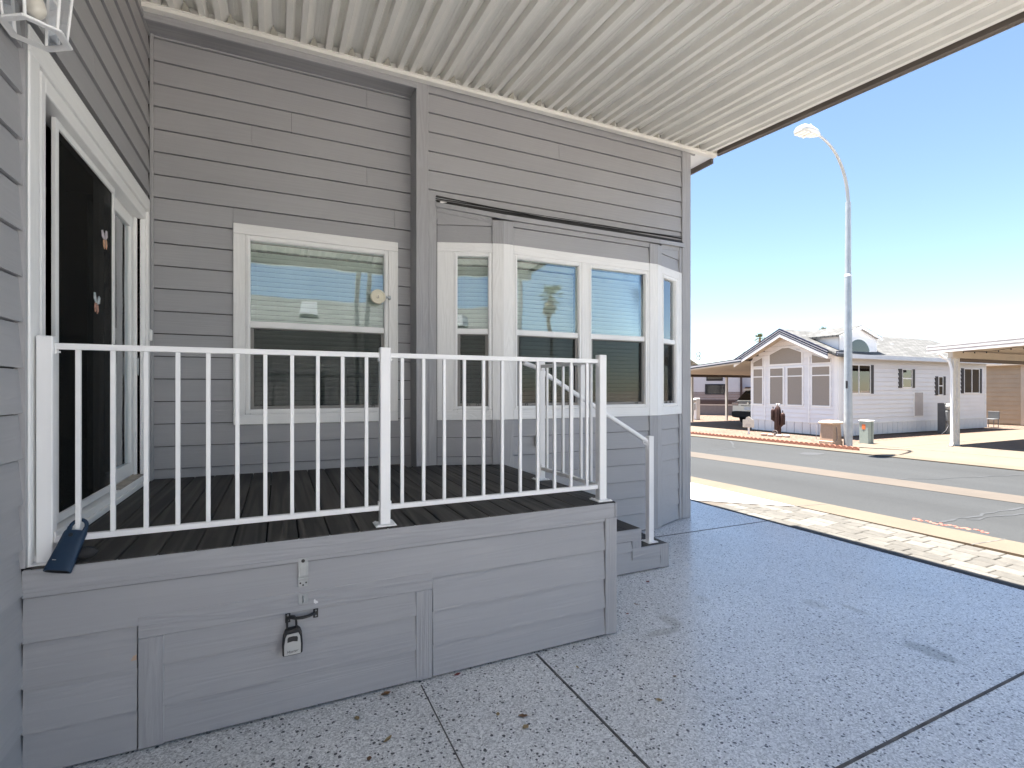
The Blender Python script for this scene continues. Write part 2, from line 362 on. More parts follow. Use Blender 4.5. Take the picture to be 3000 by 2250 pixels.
# street: kerb strip, two lanes of asphalt with a valley gutter between them, far kerb
def band(pts_near, pts_far, z): return MB().sheet([pts_near[0], pts_far[0], pts_far[1], pts_near[1]], z)
def at(line, y): (x0, y0), (x1, y1) = line; return (x0 + (x1 - x0) * (y - y0) / (y1 - y0), y)
kerbline = lambda x, k: ((x, 5.0), (x - k, 6.0))
L_kn = kerbline(6.03, .030); L_kf = kerbline(6.50, .036); L_gn = kerbline(8.69, .10); L_gf = kerbline(9.37, .085); L_ff = kerbline(12.37, .06); L_fk = kerbline(12.88, .06)
YA, YB = -30, 26
def strip2(a, b, z): return MB().sheet([at(a, YA), at(b, YA), at(b, YB), at(a, YB)], z)
road = structure(strip2(kerbline(6.2, .034), kerbline(12.6, .06), -.010), 'road', M['asphalt'])
kn = structure(MB().hexa([(*at(l, y), z) for z in (-.08, -.002) for l, y in ((L_kn, YA), (L_kf, YA), (L_kf, YB), (L_kn, YB))]), 'kerb_strip', M['curb'])
structure(strip2(L_gn, L_gf, -.005), 'valley_gutter', M['gutter'])
kf = structure(MB().hexa([(*at(l, y), z) for z in (-.08, .012) for l, y in ((L_ff, YA), (L_fk, YA), (L_fk, YB), (L_ff, YB))]), 'far_kerb_strip', M['curb'])
for (a, b, par) in (((5.99, 4.33), (6.50, 4.25), kn), ((6.08, 2.55), (6.60, 2.50), kn), ((6.0, 7.4), (6.42, 7.3), kn)):
    obj(strip(a, b, .012, -.001, .0005), 'control_joint', M['cut'], par)
M['tar'] = plain('tar_crack', (.04, .042, .045), .8); M['mark'] = plain('faded_red_utility_paint', (.42, .13, .09), .8, 0, .3, 40)
def crack(pts, w):
    m = MB(); jit = []
    for i in range(len(pts) - 1):
        a = Vector(pts[i]); b = Vector(pts[i + 1])
        for k in range(7): jit.append(a.lerp(b, k / 7) + Vector((random.uniform(-.02, .02), random.uniform(-.03, .03))))
    jit.append(Vector(pts[-1]))
    for i in range(len(jit) - 1):
        a, b = jit[i], jit[i + 1]; n = (b - a).normalized(); n = Vector((-n.y, n.x)); u = w * random.uniform(.4, 1.1); m.add([(*(a - n * u), -.006), (*(b - n * u), -.006), (*(b + n * u), -.006), (*(a + n * u), -.006)], [(0, 1, 2, 3)])
    return m
obj(crack([(6.74, 3.16), (7.4, 3.12), (8.62, 3.09)], .022), 'tar_crack', M['tar'], road)
obj(crack([(7.2, 3.05), (8.1, 2.96), (8.75, 2.6)], .018), 'tar_crack', M['tar'], road)
obj(crack([(9.6, 9.2), (10.6, 9.3), (11.9, 10.6)], .03), 'tar_crack', M['tar'], road)
obj(crack([(9.3, 5.0), (10.3, 4.6), (12.3, 4.2)], .02), 'tar_crack', M['tar'], road)
m = MB()
for k in range(26):
    y = 3.36 - k * .026 + random.uniform(-.01, .01); x = 6.68 + (3.36 - y) * .12 + random.uniform(-.035, .045); w = random.uniform(.012, .03); l = random.uniform(.012, .03)
    m.add([(x + w * math.cos(t), y + l * math.sin(t), -.0065) for t in (0, 1.1, 2.0, 3.3, 4.2, 5.4)], [(0, 1, 2, 3, 4, 5)])
obj(m, 'utility_paint_mark', M['mark'], road)
m = MB(); m.add([(11.28 + .34 * math.cos(t) * random.uniform(.8, 1.1), 7.73 + .22 * math.sin(t) * random.uniform(.8, 1.1), -.006) for t in [k * math.pi / 7 for k in range(14)]], [tuple(range(14))])
obj(m, 'oil_stain', M['tar'], road)
# far yard: gravel bed in front of the white home, pale driveway to its right and left
structure(MB().sheet([at(L_fk, 8.05), (15.1, 8.75), (19.5, 9.05), (30, 9.35), (30, 13.6), (15.6, 13.75), (12.9, 14.2), at(L_fk, 14.2)], -.02), 'gravel_bed', M['gravel'])
dv = structure(MB().sheet([at(L_fk, -20), (34, -20), (34, 9.30), (19.5, 9.05), (15.1, 8.75), at(L_fk, 8.05)], -.016), 'far_driveway', M['drive'])
dl = structure(MB().sheet([at(L_fk, 14.2), (12.9, 14.2), (15.6, 13.75), (30, 13.6), (30, 17.6), at(L_fk, 17.6)], -.024), 'carport_driveway', M['drive'])
structure(MB().sheet([at(L_fk, 17.6), (30, 17.6), (30, 26), at(L_fk, 26)], -.028), 'gravel_bed', M['gravel'])
for a, b in (((13.0, 7.7), (19.0, 7.75)), ((16.0, 6.2), (30, 6.3)), ((14.6, 8.3), (14.75, 2)), ((17.8, 8.6), (17.9, 2))):
    obj(strip(a, b, .02, -.0155, -.0135), 'control_joint', M['cut'], dv)
# ground behind the viewer, seen in the window reflections and bouncing light under the cover
structure(MB().sheet([(-14, -30), (5.085, -30), (5.085, -1.56), (-14, -1.56)], -.014), 'side_yard', M['pale'])
# ---------------------------------------------------------------- the grey home
home = thing('mobile_home', (1.7, 4.6, 0), 'grey lap-sided home with white-trimmed bay window behind the raised porch', 'house')
P0 = 0.535; DP = 0.1745                              # lap siding grid
def board(F, s0, s1, z0, z1, mat, parent, t0=.017, t1=.003, name='siding_board'):
    m = MB()
    g = .0062                                           # the top stops short of the board above: an open, recessed joint
    sec = [(t0, z0), (t1, z1 - g), (-.014, z1 - g), (-.014, z0)]
    m.add([F.P(s0, o, z) for o, z in sec] + [F.P(s1, o, z) for o, z in sec], [(0, 1, 2, 3), (7, 6, 5, 4)] + [(k, k + 4, (k + 1) % 4 + 4, (k + 1) % 4) for k in range(4)])
    return obj(m, name, mat, parent)
def siding(F, s0, s1, zlo, zhi, mat, parent, holes=(), grid=(P0, DP), seams=(), zt=None):
    """lap boards between s0 and s1; a board that crosses a hole is cut at the hole; zt(s) gives a sloped top"""
    k = math.floor((zlo - grid[0]) / grid[1] + 1e-6)
    while grid[0] + k * grid[1] < zhi - .004:
        a = max(zlo, grid[0] + k * grid[1]); b = min(zhi, grid[0] + (k + 1) * grid[1]); segs = [(s0, s1)]
        for (h0, h1, g0, g1) in holes:
            if a < g1 and b > g0:
                segs = [q for (p, r) in segs for q in ((p, min(r, h0)), (max(p, h1), r)) if q[1] - q[0] > .01]
        for (zs, xs) in seams:
            if a <= zs < b: segs = [q for (p, r) in segs for q in (((p, xs - .0012), (xs + .0012, r)) if p < xs < r else ((p, r),))]
        fr = (b - a) / grid[1]
        for p, r in segs: board(F, p, r, a, b + (0 if b < zhi - .01 else .006), mat, parent, .017, .017 - .014 * fr)
        k += 1
def wall_part(F, s0, s1, z0, z1, holes, thick=.1, name='wall'):
    m = MB(); xs = sorted({s0, s1, *[h for q in holes for h in q[:2]]}); zs = sorted({z0, z1, *[h for q in holes for h in q[2:]]})
    for i in range(len(xs) - 1):
        for j in range(len(zs) - 1):
            cx = (xs[i] + xs[i + 1]) / 2; cz = (zs[j] + zs[j + 1]) / 2
            if not any(h[0] < cx < h[1] and h[2] < cz < h[3] for h in holes): m.fb(F, xs[i], xs[i + 1], -thick, -.0145, zs[j], zs[j + 1])
    return obj(m, name, M['room'], home)

def window(F, s0, s1, z0, z1, g0, g1, gt, gm, lm, lb, trims=(), blind=True, mat_t='wht', side_ax='x'):
    """single-hung window: s0..s1/z0..z1 frame, g0..g1 glass, gt/gm upper pane, lm/lb lower pane"""
    m = MB()
    for a, b, c, d in ((s0, g0, z0, z1), (g1, s1, z0, z1), (g0, g1, gt, z1), (g0, g1, z0, lb)): m.fb(F, a, b, -.05, .020, c, d, .004)
    w = obj(m, 'window', M['vinyl'], home)
    m = MB()
    for a, b, c, d in ((s0 + .012, g0 - .006, z0 + .012, z1 - .012), (g1 + .006, s1 - .012, z0 + .012, z1 - .012), (g0 - .006, g1 + .006, gt + .008, z1 - .012), (g0 - .006, g1 + .006, z0 + .012, lb - .008)): m.fb(F, a, b, .018, .027, c, d, .002)
    obj(m, 'frame_bead', M['vinyl'], w)
    obj(MB().fb(F, g0, g1, -.045, .012, lm, gm, .004), 'meeting_rail', M['vinyl'], w)
    obj(MB().fb(F, g0, g1, -.016, -.012, gm, gt), 'glass_pane', M['glass'], w)
    fr = .026; m = MB()
    for a, b, c, d in ((g0, g0 + fr, lb, lm), (g1 - fr, g1, lb, lm), (g0 + fr, g1 - fr, lb, lb + fr), (g0 + fr, g1 - fr, lm - .01, lm)): m.fb(F, a, b, -.034, -.002, c, d, .002)
    obj(m, 'screen_frame', M['screenfr'], w)
    obj(MB().fb(F, g0 + fr, g1 - fr, -.030, -.027, lb + fr, lm - .01), 'glass_pane', M['glass'], w)
    obj(MB().fb(F, g0 + fr, g1 - fr, -.014, -.0125, lb + fr, lm - .01), 'insect_screen', M['bug'], w)
    for s in (g0 + .09, g1 - .11):
        m = MB(); 
        for a, b, c, d in ((s, s + .005, lb + .002, lb + .024), (s + .021, s + .026, lb + .002, lb + .024), (s + .005, s + .021, lb + .019, lb + .024)): m.fb(F, a, b, -.002, .004, c, d)
        obj(m, 'screen_tab', M['black'], w)
    obj(MB().fb(F, (g0 + g1) / 2 - .02, (g0 + g1) / 2 + .02, .020, .031, lb - .014, lb - .006, .002), 'sash_lift', M['vinyl'], w)
    for t in trims:
        a, b, c, d = t[:4]; ax = 'z' if (d - c) > (b - a) else side_ax
        obj(MB().fb(F, a, b, .0, .030, c, d, .004), 'trim_board', M[mat_t + ax], w)
    if blind:
        bo = -.095; b0, b1 = g0 - .01, g1 + .01
        obj(MB().fb(F, b0, b1, bo - .02, bo + .02, gt - .055, gt - .003, .004), 'blind_headrail', M['slat'], w)
        pitch = .0405; n = int((gt - .075 - lb) / pitch); hw = .0187; ang = R(74)
        me = MB(); sec = []
        for k in range(5):
            u = -hw + 2 * hw * k / 4; cr = .0028 * (1 - (u / hw) ** 2); sec.append((u * math.cos(ang) + cr * math.sin(ang), u * math.sin(ang) - cr * math.cos(ang)))
        zc0 = gt - .088; vs = []
        for s in (b0, b1): vs += [F.P(s, bo + o, zc0 + z) for o, z in sec]
        me.add(vs, [(k, k + 1, k + 6, k + 5) for k in range(4)], True)
        g = ORG[w.name]; base = mesh_of(me, 'blind_slat', M['slat'], g)
        for k in range(n):
            o = link('blind_slat', base, w); o.location = (0, 0, -k * pitch); o.rotation_euler = (0, 0, 0); ORG[o.name] = g
        obj(MB().fb(F, b0, b1, bo - .014, bo + .014, zc0 - n * pitch - .012, zc0 - n * pitch + .012, .003), 'bottom_rail', M['slat'], w)
        nc = max(2, round((b1 - b0) / .28)); m = MB()
        for k in range(nc):
            s = b0 + .06 + (b1 - b0 - .12) * k / (nc - 1); m.tube([F.P(s, bo + .018, gt - .06), F.P(s, bo + .018, zc0 - n * pitch)], .0012, 5, False)
        obj(m, 'ladder_cord', M['slat'], w)
    return w

# --- recessed wall behind the porch, with the big window
FM = Frame((0, 4.67), (1, 4.67))
hole = (-.245, .908, 1.295, 2.762)
wm = wall_part(FM, -.905, 1.13, .0, 4.3, [hole])
siding(FM, -.885, 1.128, .70, 4.222, M['sidx'], wm, [(-.325, .989, 1.295, 2.762)], seams=((4.06, .72), (3.54, -.2), (3.36, .72), (2.99, .97), (2.82, -.335), (3.7, .1)))
window(FM, -.245, .908, 1.295, 2.762, -.21, .874, 2.724, 2.060, 2.008, 1.333,
       [(-.333, .997, 2.762, 2.847), (-.333, -.246, 1.295, 2.761), (.909, .997, 1.295, 2.761), (-.333, .997, 1.21, 1.294)])
# inside corner bead with the wing wall
obj(MB().box(-.892, -.868, 4.640, 4.662, .80, 4.22, .004), 'corner_bead', M['triz'], home)
# soffit and fascia above the recessed wall
obj(MB().box(-.90, 1.128, 4.470, 4.668, 4.213, 4.235), 'soffit', M['soffit'], home)
obj(MB().box(-.90, 1.128, 4.448, 4.470, 4.196, 4.300, .003), 'fascia', M['trix'], home)

# --- wing wall at the left with the sliding door (faces +x)
FL = Frame((-.905, 0), (-.905, 1))                   # s = y
dz0, dz1 = .822, 2.815; dy0, dy1 = 2.652, 4.490
wl = wall_part(FL, -1.5, 4.668, .0, 4.3, [(dy0, dy1, dz0, dz1)])
siding(FL, -1.5, 4.655, .010, 4.30, M['sidy'], wl, [(2.545, 4.60, .80, 2.815)], seams=((3.2, 3.4), (3.6, 2.2), (1.9, 1.8)))
for a, b in ((2.538, 2.5595), (4.5705, 4.640)): obj(MB().fb(FL, a, b, -.01, .0235, .812, 2.9175), 'trim_shade_strip', M['triz'], wl)  # grey strips beside the door trim; the near one colours in its shaded side
ot = 2.745
door = obj(MB().fb(FL, 2.700, 2.745, -.09, .018, dz0, dz1, .004).fb(FL, 4.490, 4.5195, -.09, .016, dz0, dz1, .004).fb(FL, 2.745, 4.490, -.09, .018, ot, dz1, .004), 'sliding_door', M['vinyl'], home)
obj(MB().fb(FL, 2.6505, 2.699, -.05, .004, dz0, dz1), 'frame_groove', M['screenfr'], door)
for a, b, c, d in ((2.560, 2.650, .812, 2.815), (4.520, 4.570, .812, 2.815)): obj(MB().fb(FL, a, b, .0, .030, c, d, .004), 'door_trim', M['whtz'], door)
obj(MB().fb(FL, 2.560, 4.570, .0, .030, 2.8155, 2.918, .004), 'door_trim', M['whty'], door)
obj(MB().fb(FL, 4.462, 4.4895, -.050, -.030, .88, ot, .003), 'jamb_stop', M['vinyl'], door)
obj(MB().fb(FL, 2.745, 4.489, -.09, .016, .812, .872, .004).fb(FL, 2.60, 4.56, .0181, .034, .809, .842, .003), 'threshold', M['vinyl'], door)
obj(MB().fb(FL, 3.88, 4.485, -.052, .012, .8722, .879), 'dusty_sill', M['sill'], door)
# sliding screen panel, nearly shut, leaving a black gap at its near edge
sx = -.022
m = MB()
for a, b, c, d in ((2.960, 2.995, .882, ot - .004), (3.842, 3.878, .882, ot - .004), (2.995, 3.842, ot - .042, ot - .004), (2.995, 3.842, .882, .922)): m.fb(FL, a, b, sx - .012, sx + .006, c, d, .002)
obj(m, 'screen_panel', M['vinyl'], door)
obj(MB().fb(FL, 2.995, 3.842, sx - .004, sx - .0028, .922, ot - .042), 'insect_screen', M['bug2'], door)
m = MB(); m.fb(FL, 3.818, 3.856, sx + .006, sx + .022, 1.655, 1.775, .006); obj(m, 'screen_handle', M['black'], door)
# fixed panel with a curtain behind it; the sliding leaf is parked behind the fixed one
def leaf(a, b, o, nm):
    m = MB()
    for p, q, c, d in ((a, a + .085, .882, ot), (b - .085, b, .882, ot), (a + .085, b - .085, ot - .085, ot), (a + .085, b - .085, .882, .975)): m.fb(FL, p, q, o - .03, o, c, d, .003)
    return obj(m, nm, M['vinyl'], door)
leaf(3.715, 4.487, -.052, 'fixed_panel'); obj(MB().fb(FL, 3.80, 4.402, -.070, -.067, .975, ot - .085), 'glass_pane', M['glassd'], door)
m = MB(); vs = []; n = 60
for k in range(n + 1):
    y = 3.80 + .66 * k / n; o = -.135 + .016 * math.sin(k * 1.05) + .007 * math.sin(k * .37 + 1)
    vs += [FL.P(y, o, .90), FL.P(y, o, 2.63)]
m.add(vs, [(2 * k, 2 * k + 2, 2 * k + 3, 2 * k + 1) for k in range(n)], True); obj(m, 'curtain', M['curtain'], door)
m = MB(); m.box(-.965, -.925, 4.468, 4.4895, 1.60, 1.73, .004); obj(m, 'latch_plate', M['zinc'], door)
m = MB(); m.fb(FL, 4.535, 4.565, .0305, .048, 1.86, 1.945, .006); obj(m, 'door_chime_button', M['vinyl'], door)
# stickers on the screen
def butterfly(y, z, tilt, cols, label):
    t = thing('butterfly_decal', (-.905 + sx + .008, y, z), label, 'decal', 'butterfly decals on the screen door')
    X = -.905 + sx
    def wing(pts, c, nm):
        m = MB(); ca, sa = math.cos(tilt), math.sin(tilt); P = [(X + .0065, y + u * ca - w * sa, z + u * sa + w * ca) for u, w in pts]
        obj(m.prism(P, (.003, 0, 0)), nm, c, t)
    for s in (-1, 1):
        wing([(0, 0), (s * .030, .050), (s * .052, .046), (s * .050, .012), (s * .018, -.004)], cols[0], 'upper_wing')
        wing([(0, -.004), (s * .030, -.006), (s * .036, -.038), (s * .018, -.058), (s * .004, -.040)], cols[1], 'lower_wing')
    wing([(-.004, .036), (.004, .036), (.005, -.044), (-.005, -.044)], M['body'], 'body')
M['bw1'] = plain('pale_lilac_wing', (.55, .50, .55), .6, 0, .25, 60); M['bw2'] = plain('orange_pink_wing', (.62, .36, .22), .6, 0, .35, 70)
M['bw3'] = plain('pale_blue_wing', (.50, .56, .58), .6, 0, .25, 60); M['bw4'] = plain('red_green_wing', (.52, .27, .20), .6, 0, .45, 70); M['body'] = plain('butterfly_body', (.12, .10, .10), .6)
butterfly(3.665, 2.375, .2, (M['bw1'], M['bw2']), 'upper butterfly decal with orange lower wings on black screen door')
butterfly(3.520, 1.98, -.15, (M['bw3'], M['bw4']), 'lower butterfly decal with red and white wings on black screen door')

# --- projecting wall at the right with the bay
FR = Frame((0, 4.48), (1, 4.48))
wr = wall_part(FR, 1.13, 4.355, .0, 4.34, [(1.40, 4.10, 1.0, 3.0)])
siding(FR, 1.232, 4.235, 3.06, 4.275, M['sidx'], wr, grid=(P0 - .008, DP), seams=((3.9, 2.6),))
obj(MB().box(1.118, 1.130, 4.462, 4.668, .79, 4.21), 'return_wall', M['triz'], home)
obj(MB().box(1.118, 1.232, 4.452, 4.478, .80, 4.262, .003), 'corner_board', M['triz'], home)
obj(MB().box(1.233, 1.309, 4.455, 4.478, .80, 3.215, .003), 'trim_board', M['triz'], home)
obj(MB().box(4.232, 4.362, 4.452, 4.478, .003, 4.290, .004), 'corner_board', M['triz'], home)
obj(MB().box(4.340, 4.362, 4.478, 4.60, .003, 4.290, .004), 'corner_board', M['triz'], home)
we = wall_part(Frame((4.350, 4.48), (4.350, 9.2)), .1, 4.7, .0, 4.3, [])
siding(Frame((4.351, 4.48), (4.351, 9.2)), .125, 4.7, .01, 4.29, M['sidy'], we)

BA, BB, BC, BD = (1.309, 4.476), (1.885, 4.272), (3.685, 4.275), (4.222, 4.484)
zA, zB = 3.21, 3.105                                 # bay roof: height at the house wall and at its front edge
GX = 'x'
for A, B, wins, nm in ((BA, BB, [(.157, .509, .194, .475)], 'L'), (BB, BC, [(.108, .850, .142, .815), (.935, 1.678, .968, 1.643)], 'F'), (BC, BD, [(.112, .470, .142, .436)], 'R')):
    F = Frame(A, B); L = F.L
    w = wall_part(F, .002, L - .002, .0, 3.05, [(a, b, 1.309, 2.757) for a, b, _, _ in wins], .06)
    lo = .0 if nm != 'L' else .80
    c0 = {'L': .010, 'F': .100, 'R': .095}[nm]; c1 = {'L': .511, 'F': L - .10, 'R': L - .055}[nm]
    siding(F, c0, c1, lo + .006, 1.217, M['sidx'], w, grid=(P0, DP))
    top = {'L': lambda s: 3.120 - .175 * s, 'F': lambda s: 3.013, 'R': lambda s: 3.013 + .15 * s}[nm]
    # upper gusset boards under a sloped frieze
    zt0, zt1 = top(c0), top(c1)
    if nm == 'F': board(F, c0, c1, 2.8425, 3.014, M['sidx'], w)
    else:
        zm = 3.005 if nm == 'L' else 2.985
        m = MB(); hi0, hi1 = max(zt0, zm), max(zt1, zm)
        board(F, c0, c1, 2.8425, zm + .002, M['sidx'], w)
        obj(m.hexa([F.P(s, o, z) for z, k in ((zm, 0), (0, 1)) for s, o, z in ((c0, .013, zm if k == 0 else hi0), (c1, .013, zm if k == 0 else hi1 + .001), (c1, -.005, zm if k == 0 else hi1 + .001), (c0, -.005, zm if k == 0 else hi0))]), 'siding_board', M['sidx'], w)
    fz = .048
    m = MB(); obj(m.hexa([F.P(s, o, z) for k in (0, 1) for s, o, z in ((c0, .02, zt0 + k * fz), (c1, .02, zt1 + k * fz), (c1, -.005, zt1 + k * fz), (c0, -.005, zt0 + k * fz))]), 'frieze_board', M['trix'], w)
    # white band: head, sill and jamb boards
    wb = obj(MB().fb(F, c0, c1, .0, .024, 2.757, 2.8415, .003), 'trim_board', M['whtx'], w)
    obj(MB().fb(F, c0, c1, .0, .024, 1.2175, 1.308, .003), 'trim_board', M['whtx'], w)
    edges = [c0] + [e for q in wins for e in q[:2]] + [c1]
    for i in range(0, len(edges), 2):
        if edges[i + 1] - edges[i] > .006: obj(MB().fb(F, edges[i], edges[i + 1], .0, .0235, 1.3085, 2.7565, .003), 'trim_board', M['whtz'], w)
    # corner boards: grey, white, grey
    for a, b in {'L': [(.512, L + .004)], 'F': [(-.006, .099), (L - .099, L + .004)], 'R': [(-.004, .094), (L - .054, L)]}[nm]:
        ztop = zB - .05 if nm != 'R' or a < .2 else 3.13
        for z0, z1, mt in ((lo + .004, 1.2170, 'triz'), (1.2175, 2.8415, 'whtz'), (2.842, ztop, 'triz')):
            obj(MB().fb(F, a, b, .0, .026, z0, z1, .003), 'corner_board', M[mt], w)
    for a, b, g0, g1 in wins: window(F, a, b, 1.309, 2.757, g0, g1, 2.720, 2.057, 2.006, 1.342)
# fascia and thin roof of the bay
pts = [(1.300, 4.45, zA - .01), (1.892, 4.238, zB), (3.700, 4.240, zB), (4.250, 4.445, zA - .03)]
m = MB()
for i in range(3):
    a, b = pts[i], pts[i + 1]; F = Frame(a[:2], b[:2])
    m.hexa([F.P(s, o, z) for k in (0, 1) for s, o, z in ((0, .010, a[2] - .042 * (1 - k)), (F.L, .010, b[2] - .042 * (1 - k)), (F.L, -.012, b[2] - .042 * (1 - k)), (0, -.012, a[2] - .042 * (1 - k)))])
obj(m, 'bay_fascia', M['trix'], home)
m = MB(); m.add([(x, y, z + .002) for x, y, z in pts] + [(4.25, 4.477, 3.225), (1.30, 4.477, 3.235)], [(0, 1, 5), (1, 2, 4, 5), (2, 3, 4)]); obj(m, 'bay_roof', M['dark'], home)
for k in range(4):
    z = 3.236 + .008 * k; m = MB(); q = []
    for i in range(13):
        s = i / 12; q.append((1.30 + 2.92 * s, 4.458 - .012 * (k % 2), z - .012 * math.sin(math.pi * s) * (1 + .4 * k) + .006 * math.sin(9 * s + k)))
    m.tube(q, .0045 - .0005 * k, 6); obj(m, 'bay_cable', M['rubber'], home)
obj(MB().box(1.335, 1.425, 4.432, 4.452, 3.185, 3.213, .005), 'cable_clip', M['vinyl'], home)
# outlet cover low on the bay front
FF = Frame(BB, BC)
m = MB(); m.fb(FF, .325, .385, .013, .045, .955, 1.055, .006); oc = obj(m, 'outlet_cover', M['silver'], home)
m = MB(); m.fb(FF, .338, .372, .045, .060, .970, 1.008, .005).fb(FF, .338, .372, .045, .060, 1.014, 1.046, .005); obj(m, 'outlet_flap', M['black'], oc)
# gable end overhang at the right corner
m = MB(); m.add([(4.363, 4.452, 4.285), (4.70, 4.452, 4.262), (4.70, 9.2, 4.262), (4.363, 9.2, 4.285)], [(0, 1, 2, 3)]); obj(m, 'gable_soffit', M['vinyl'], home)
obj(MB().box(4.70, 4.725, 4.46, 9.2, 4.20, 4.42), 'rake_board', M['edge'], home)
obj(MB().box(4.362, 4.43, 4.452, 4.470, 4.238, 4.262), 'trim_block', M['trix'], home)
# closed shell so that rooms stay dark
m = MB(); m.box(-5, 4.34, 9.1, 9.2, 0, 4.3).box(-5.1, -5, -1.6, 9.2, 0, 4.3).box(-5, -1.0, -1.6, -1.5, 0, 4.3).box(-1.01, -.985, 4.70, 9.1, 0, 4.3)
m.box(-5, -1.03, -1.5, 9.1, .70, .78).box(-.98, 4.3, 4.80, 9.1, .70, .78); obj(m, 'inner_shell', M['room'], home)
m = MB(); m.box(-5.3, -.89, -1.7, 4.47, 4.302, 4.40); m.box(-5.3, 4.70, 4.475, 9.3, 4.302, 4.40)
m.hexa([(-5.3, 4.475, 4.40), (4.70, 4.475, 4.40), (4.70, 6.9, 4.40), (-5.3, 6.9, 4.40), (-5.3, 6.85, 5.1), (4.70, 6.85, 5.1), (4.70, 6.9, 5.1), (-5.3, 6.9, 5.1)]); m.hexa([(-5.3, 6.9, 4.40), (4.70, 6.9, 4.40), (4.70, 9.3, 4.40), (-5.3, 9.3, 4.40), (-5.3, 6.9, 5.1), (4.70, 6.9, 5.1), (4.70, 6.95, 5.1), (-5.3, 6.95, 5.1)])
obj(m, 'roof', M['edge2'], home)
# ---------------------------------------------------------------- patio cover of interlocking pans
cover = thing('patio_cover', (1.9, 1.5, 0), 'almond ribbed metal patio cover spanning from the grey home overhead', 'patio cover')
YW, YE = 4.425, -0.95; SL = .0715; ZP = 4.348
zr = lambda y, dz=0: ZP + dz - SL * (YW - y)
PP = .2953
prof = [(.0015, .004), (.002, 0), (.030, 0), (.031, -.004), (.034, -.004), (.035, 0), (.055, 0), (.056, -.004), (.059, -.004), (.060, 0), (.086, 0), (.093, -.061), (.134, -.062), (.150, -.036), (.155, 0), (.191, 0), (.198, -.061), (.238, -.062), (.252, -.044), (.284, -.014), (.2938, -.012)]
th = .0012; m = MB(); vs = []
for y in (YW, YE):
    vs += [(s, y, zr(y, d)) for s, d in prof] + [(s, y, zr(y, d) + th) for s, d in prof]
n = len(prof); fs = []
for k in range(n - 1):
    fs += [(k, k + 1, 2 * n + k + 1, 2 * n + k), (n + k, 3 * n + k, 3 * n + k + 1, n + k + 1), (k, n + k, n + k + 1, k + 1), (2 * n + k, 2 * n + k + 1, 3 * n + k + 1, 3 * n + k)]
fs += [(0, 2 * n, 3 * n, n), (n - 1, 2 * n - 1, 4 * n - 1, 3 * n - 1)]
m.add(vs, fs); pan_me = mesh_of(m, 'roof_pan', M['pan'], (0, 0, 0))
X0 = -.925
plug = MB(); plug.add([(.296, YW - .012, ZP + .002), (.262, YW - .004, ZP - .061), (.345, YW - .004, ZP - .061), (.296, YW - .075, ZP - .003)], [(0, 1, 3), (0, 3, 2), (1, 2, 3)]); plug_me = mesh_of(plug, 'end_plug', M['panend'], (0, 0, 0))
for k in range(19):
    o = part_at(pan_me, 'roof_pan', cover, (X0 + k * PP, 0, 0)); o2 = part_at(plug_me, 'end_plug', o, (X0 + k * PP, 0, 0))
XR = X0 + 19 * PP                                     # 4.686
# sheet laid over the pans, keeps the sun out
m = MB(); m.hexa([(x, y, zr(y, .012 + t)) for t in (0, .004) for x, y in ((X0, YW + .05), (XR + .1, YW + .05), (XR + .1, YE), (X0, YE))]); obj(m, 'top_skin', M['pan'], cover)
# wall channel the pans sit in
m = MB(); m.box(-.900, 4.705, 4.392, 4.447, 4.247, 4.253, .001).box(-.900, 4.705, 4.388, 4.394, 4.247, 4.275, .001).box(-.900, 4.705, 4.378, 4.392, 4.2752, 4.283, .002).box(-.900, 4.705, 4.440, 4.447, 4.253, 4.36, .001)
obj(m, 'wall_channel', M['pan'], cover)
# outer edge: taupe inner lip, return coloured dark as if backlit
def rail(x0, x1, d0, d1, mat, nm):
    m = MB(); m.hexa([(x, y, zr(y, d)) for d in (d0, d1) for x, y in ((x0, YE - .05), (x1, YE - .05), (x1, YW + .02), (x0, YW + .02))]); obj(m, nm, mat, cover)
rail(XR + .002, XR + .046, -.010, .010, M['edge2'], 'edge_lip'); rail(XR + .047, XR + .053, -.052, .03, M['edge'], 'edge_web'); rail(XR + .054, XR + .098, -.052, -.046, M['edge'], 'edge_flange'); rail(XR + .099, XR + .104, -.058, .05, M['edge2'], 'edge_fascia')
# front beam, gutter and posts behind the viewer
obj(MB().box(X0, XR + .1, YE - .10, YE - .002, zr(YE) - .14, zr(YE) + .03, .004), 'gutter', M['pan'], cover)
obj(MB().box(X0, XR + .1, -.86, -.78, zr(-.82) - .20, zr(-.82) - .045, .004), 'front_beam', M['pan'], cover)
for x in (-.80, 1.40, 1.58, 4.55): obj(MB().box(x - .038, x + .038, -.858, -.782, 0.001, zr(-.82) - .201, .004), 'post', M['white'], cover)

# ---------------------------------------------------------------- raised porch deck
DH = .808; YD = 2.535; DX0, DX1 = -.893, 1.886
deck = thing('porch_deck', (.5, 3.6, 0), 'raised porch deck with grey skirting and dark composite boards', 'deck')
x = -.598 - .1369 * 2
xs = []
while x < DX1 - .02: xs.append(x); x += .1369
for i, xa in enumerate(xs + [DX1]):
    xb = (xs + [DX1])[i + 1] if i < len(xs) else None
    if xb is None: break
    a = max(xa + .0032, DX0); b = min(xb - .0032, DX1 - .003); yb = 4.668
    if b > 1.31: yb = 4.46 if b < 1.45 else 4.38 - max(0, (min(b, 1.88) - 1.45)) * .36
    elif b > 1.12: yb = 4.45
    obj(MB().box(a, b, YD + .008, yb, DH - .025, DH, .003), 'deck_board', M['deck'], deck)
FD = Frame((0, YD + .022), (1, YD + .022))
fw = obj(MB().fb(FD, DX0, DX1 - .03, -.05, -.0145, .0, DH - .03).box(DX1 - .045, DX1 - .022, YD + .06, 4.2, 0, DH - .03), 'skirt_wall', M['room'], deck)
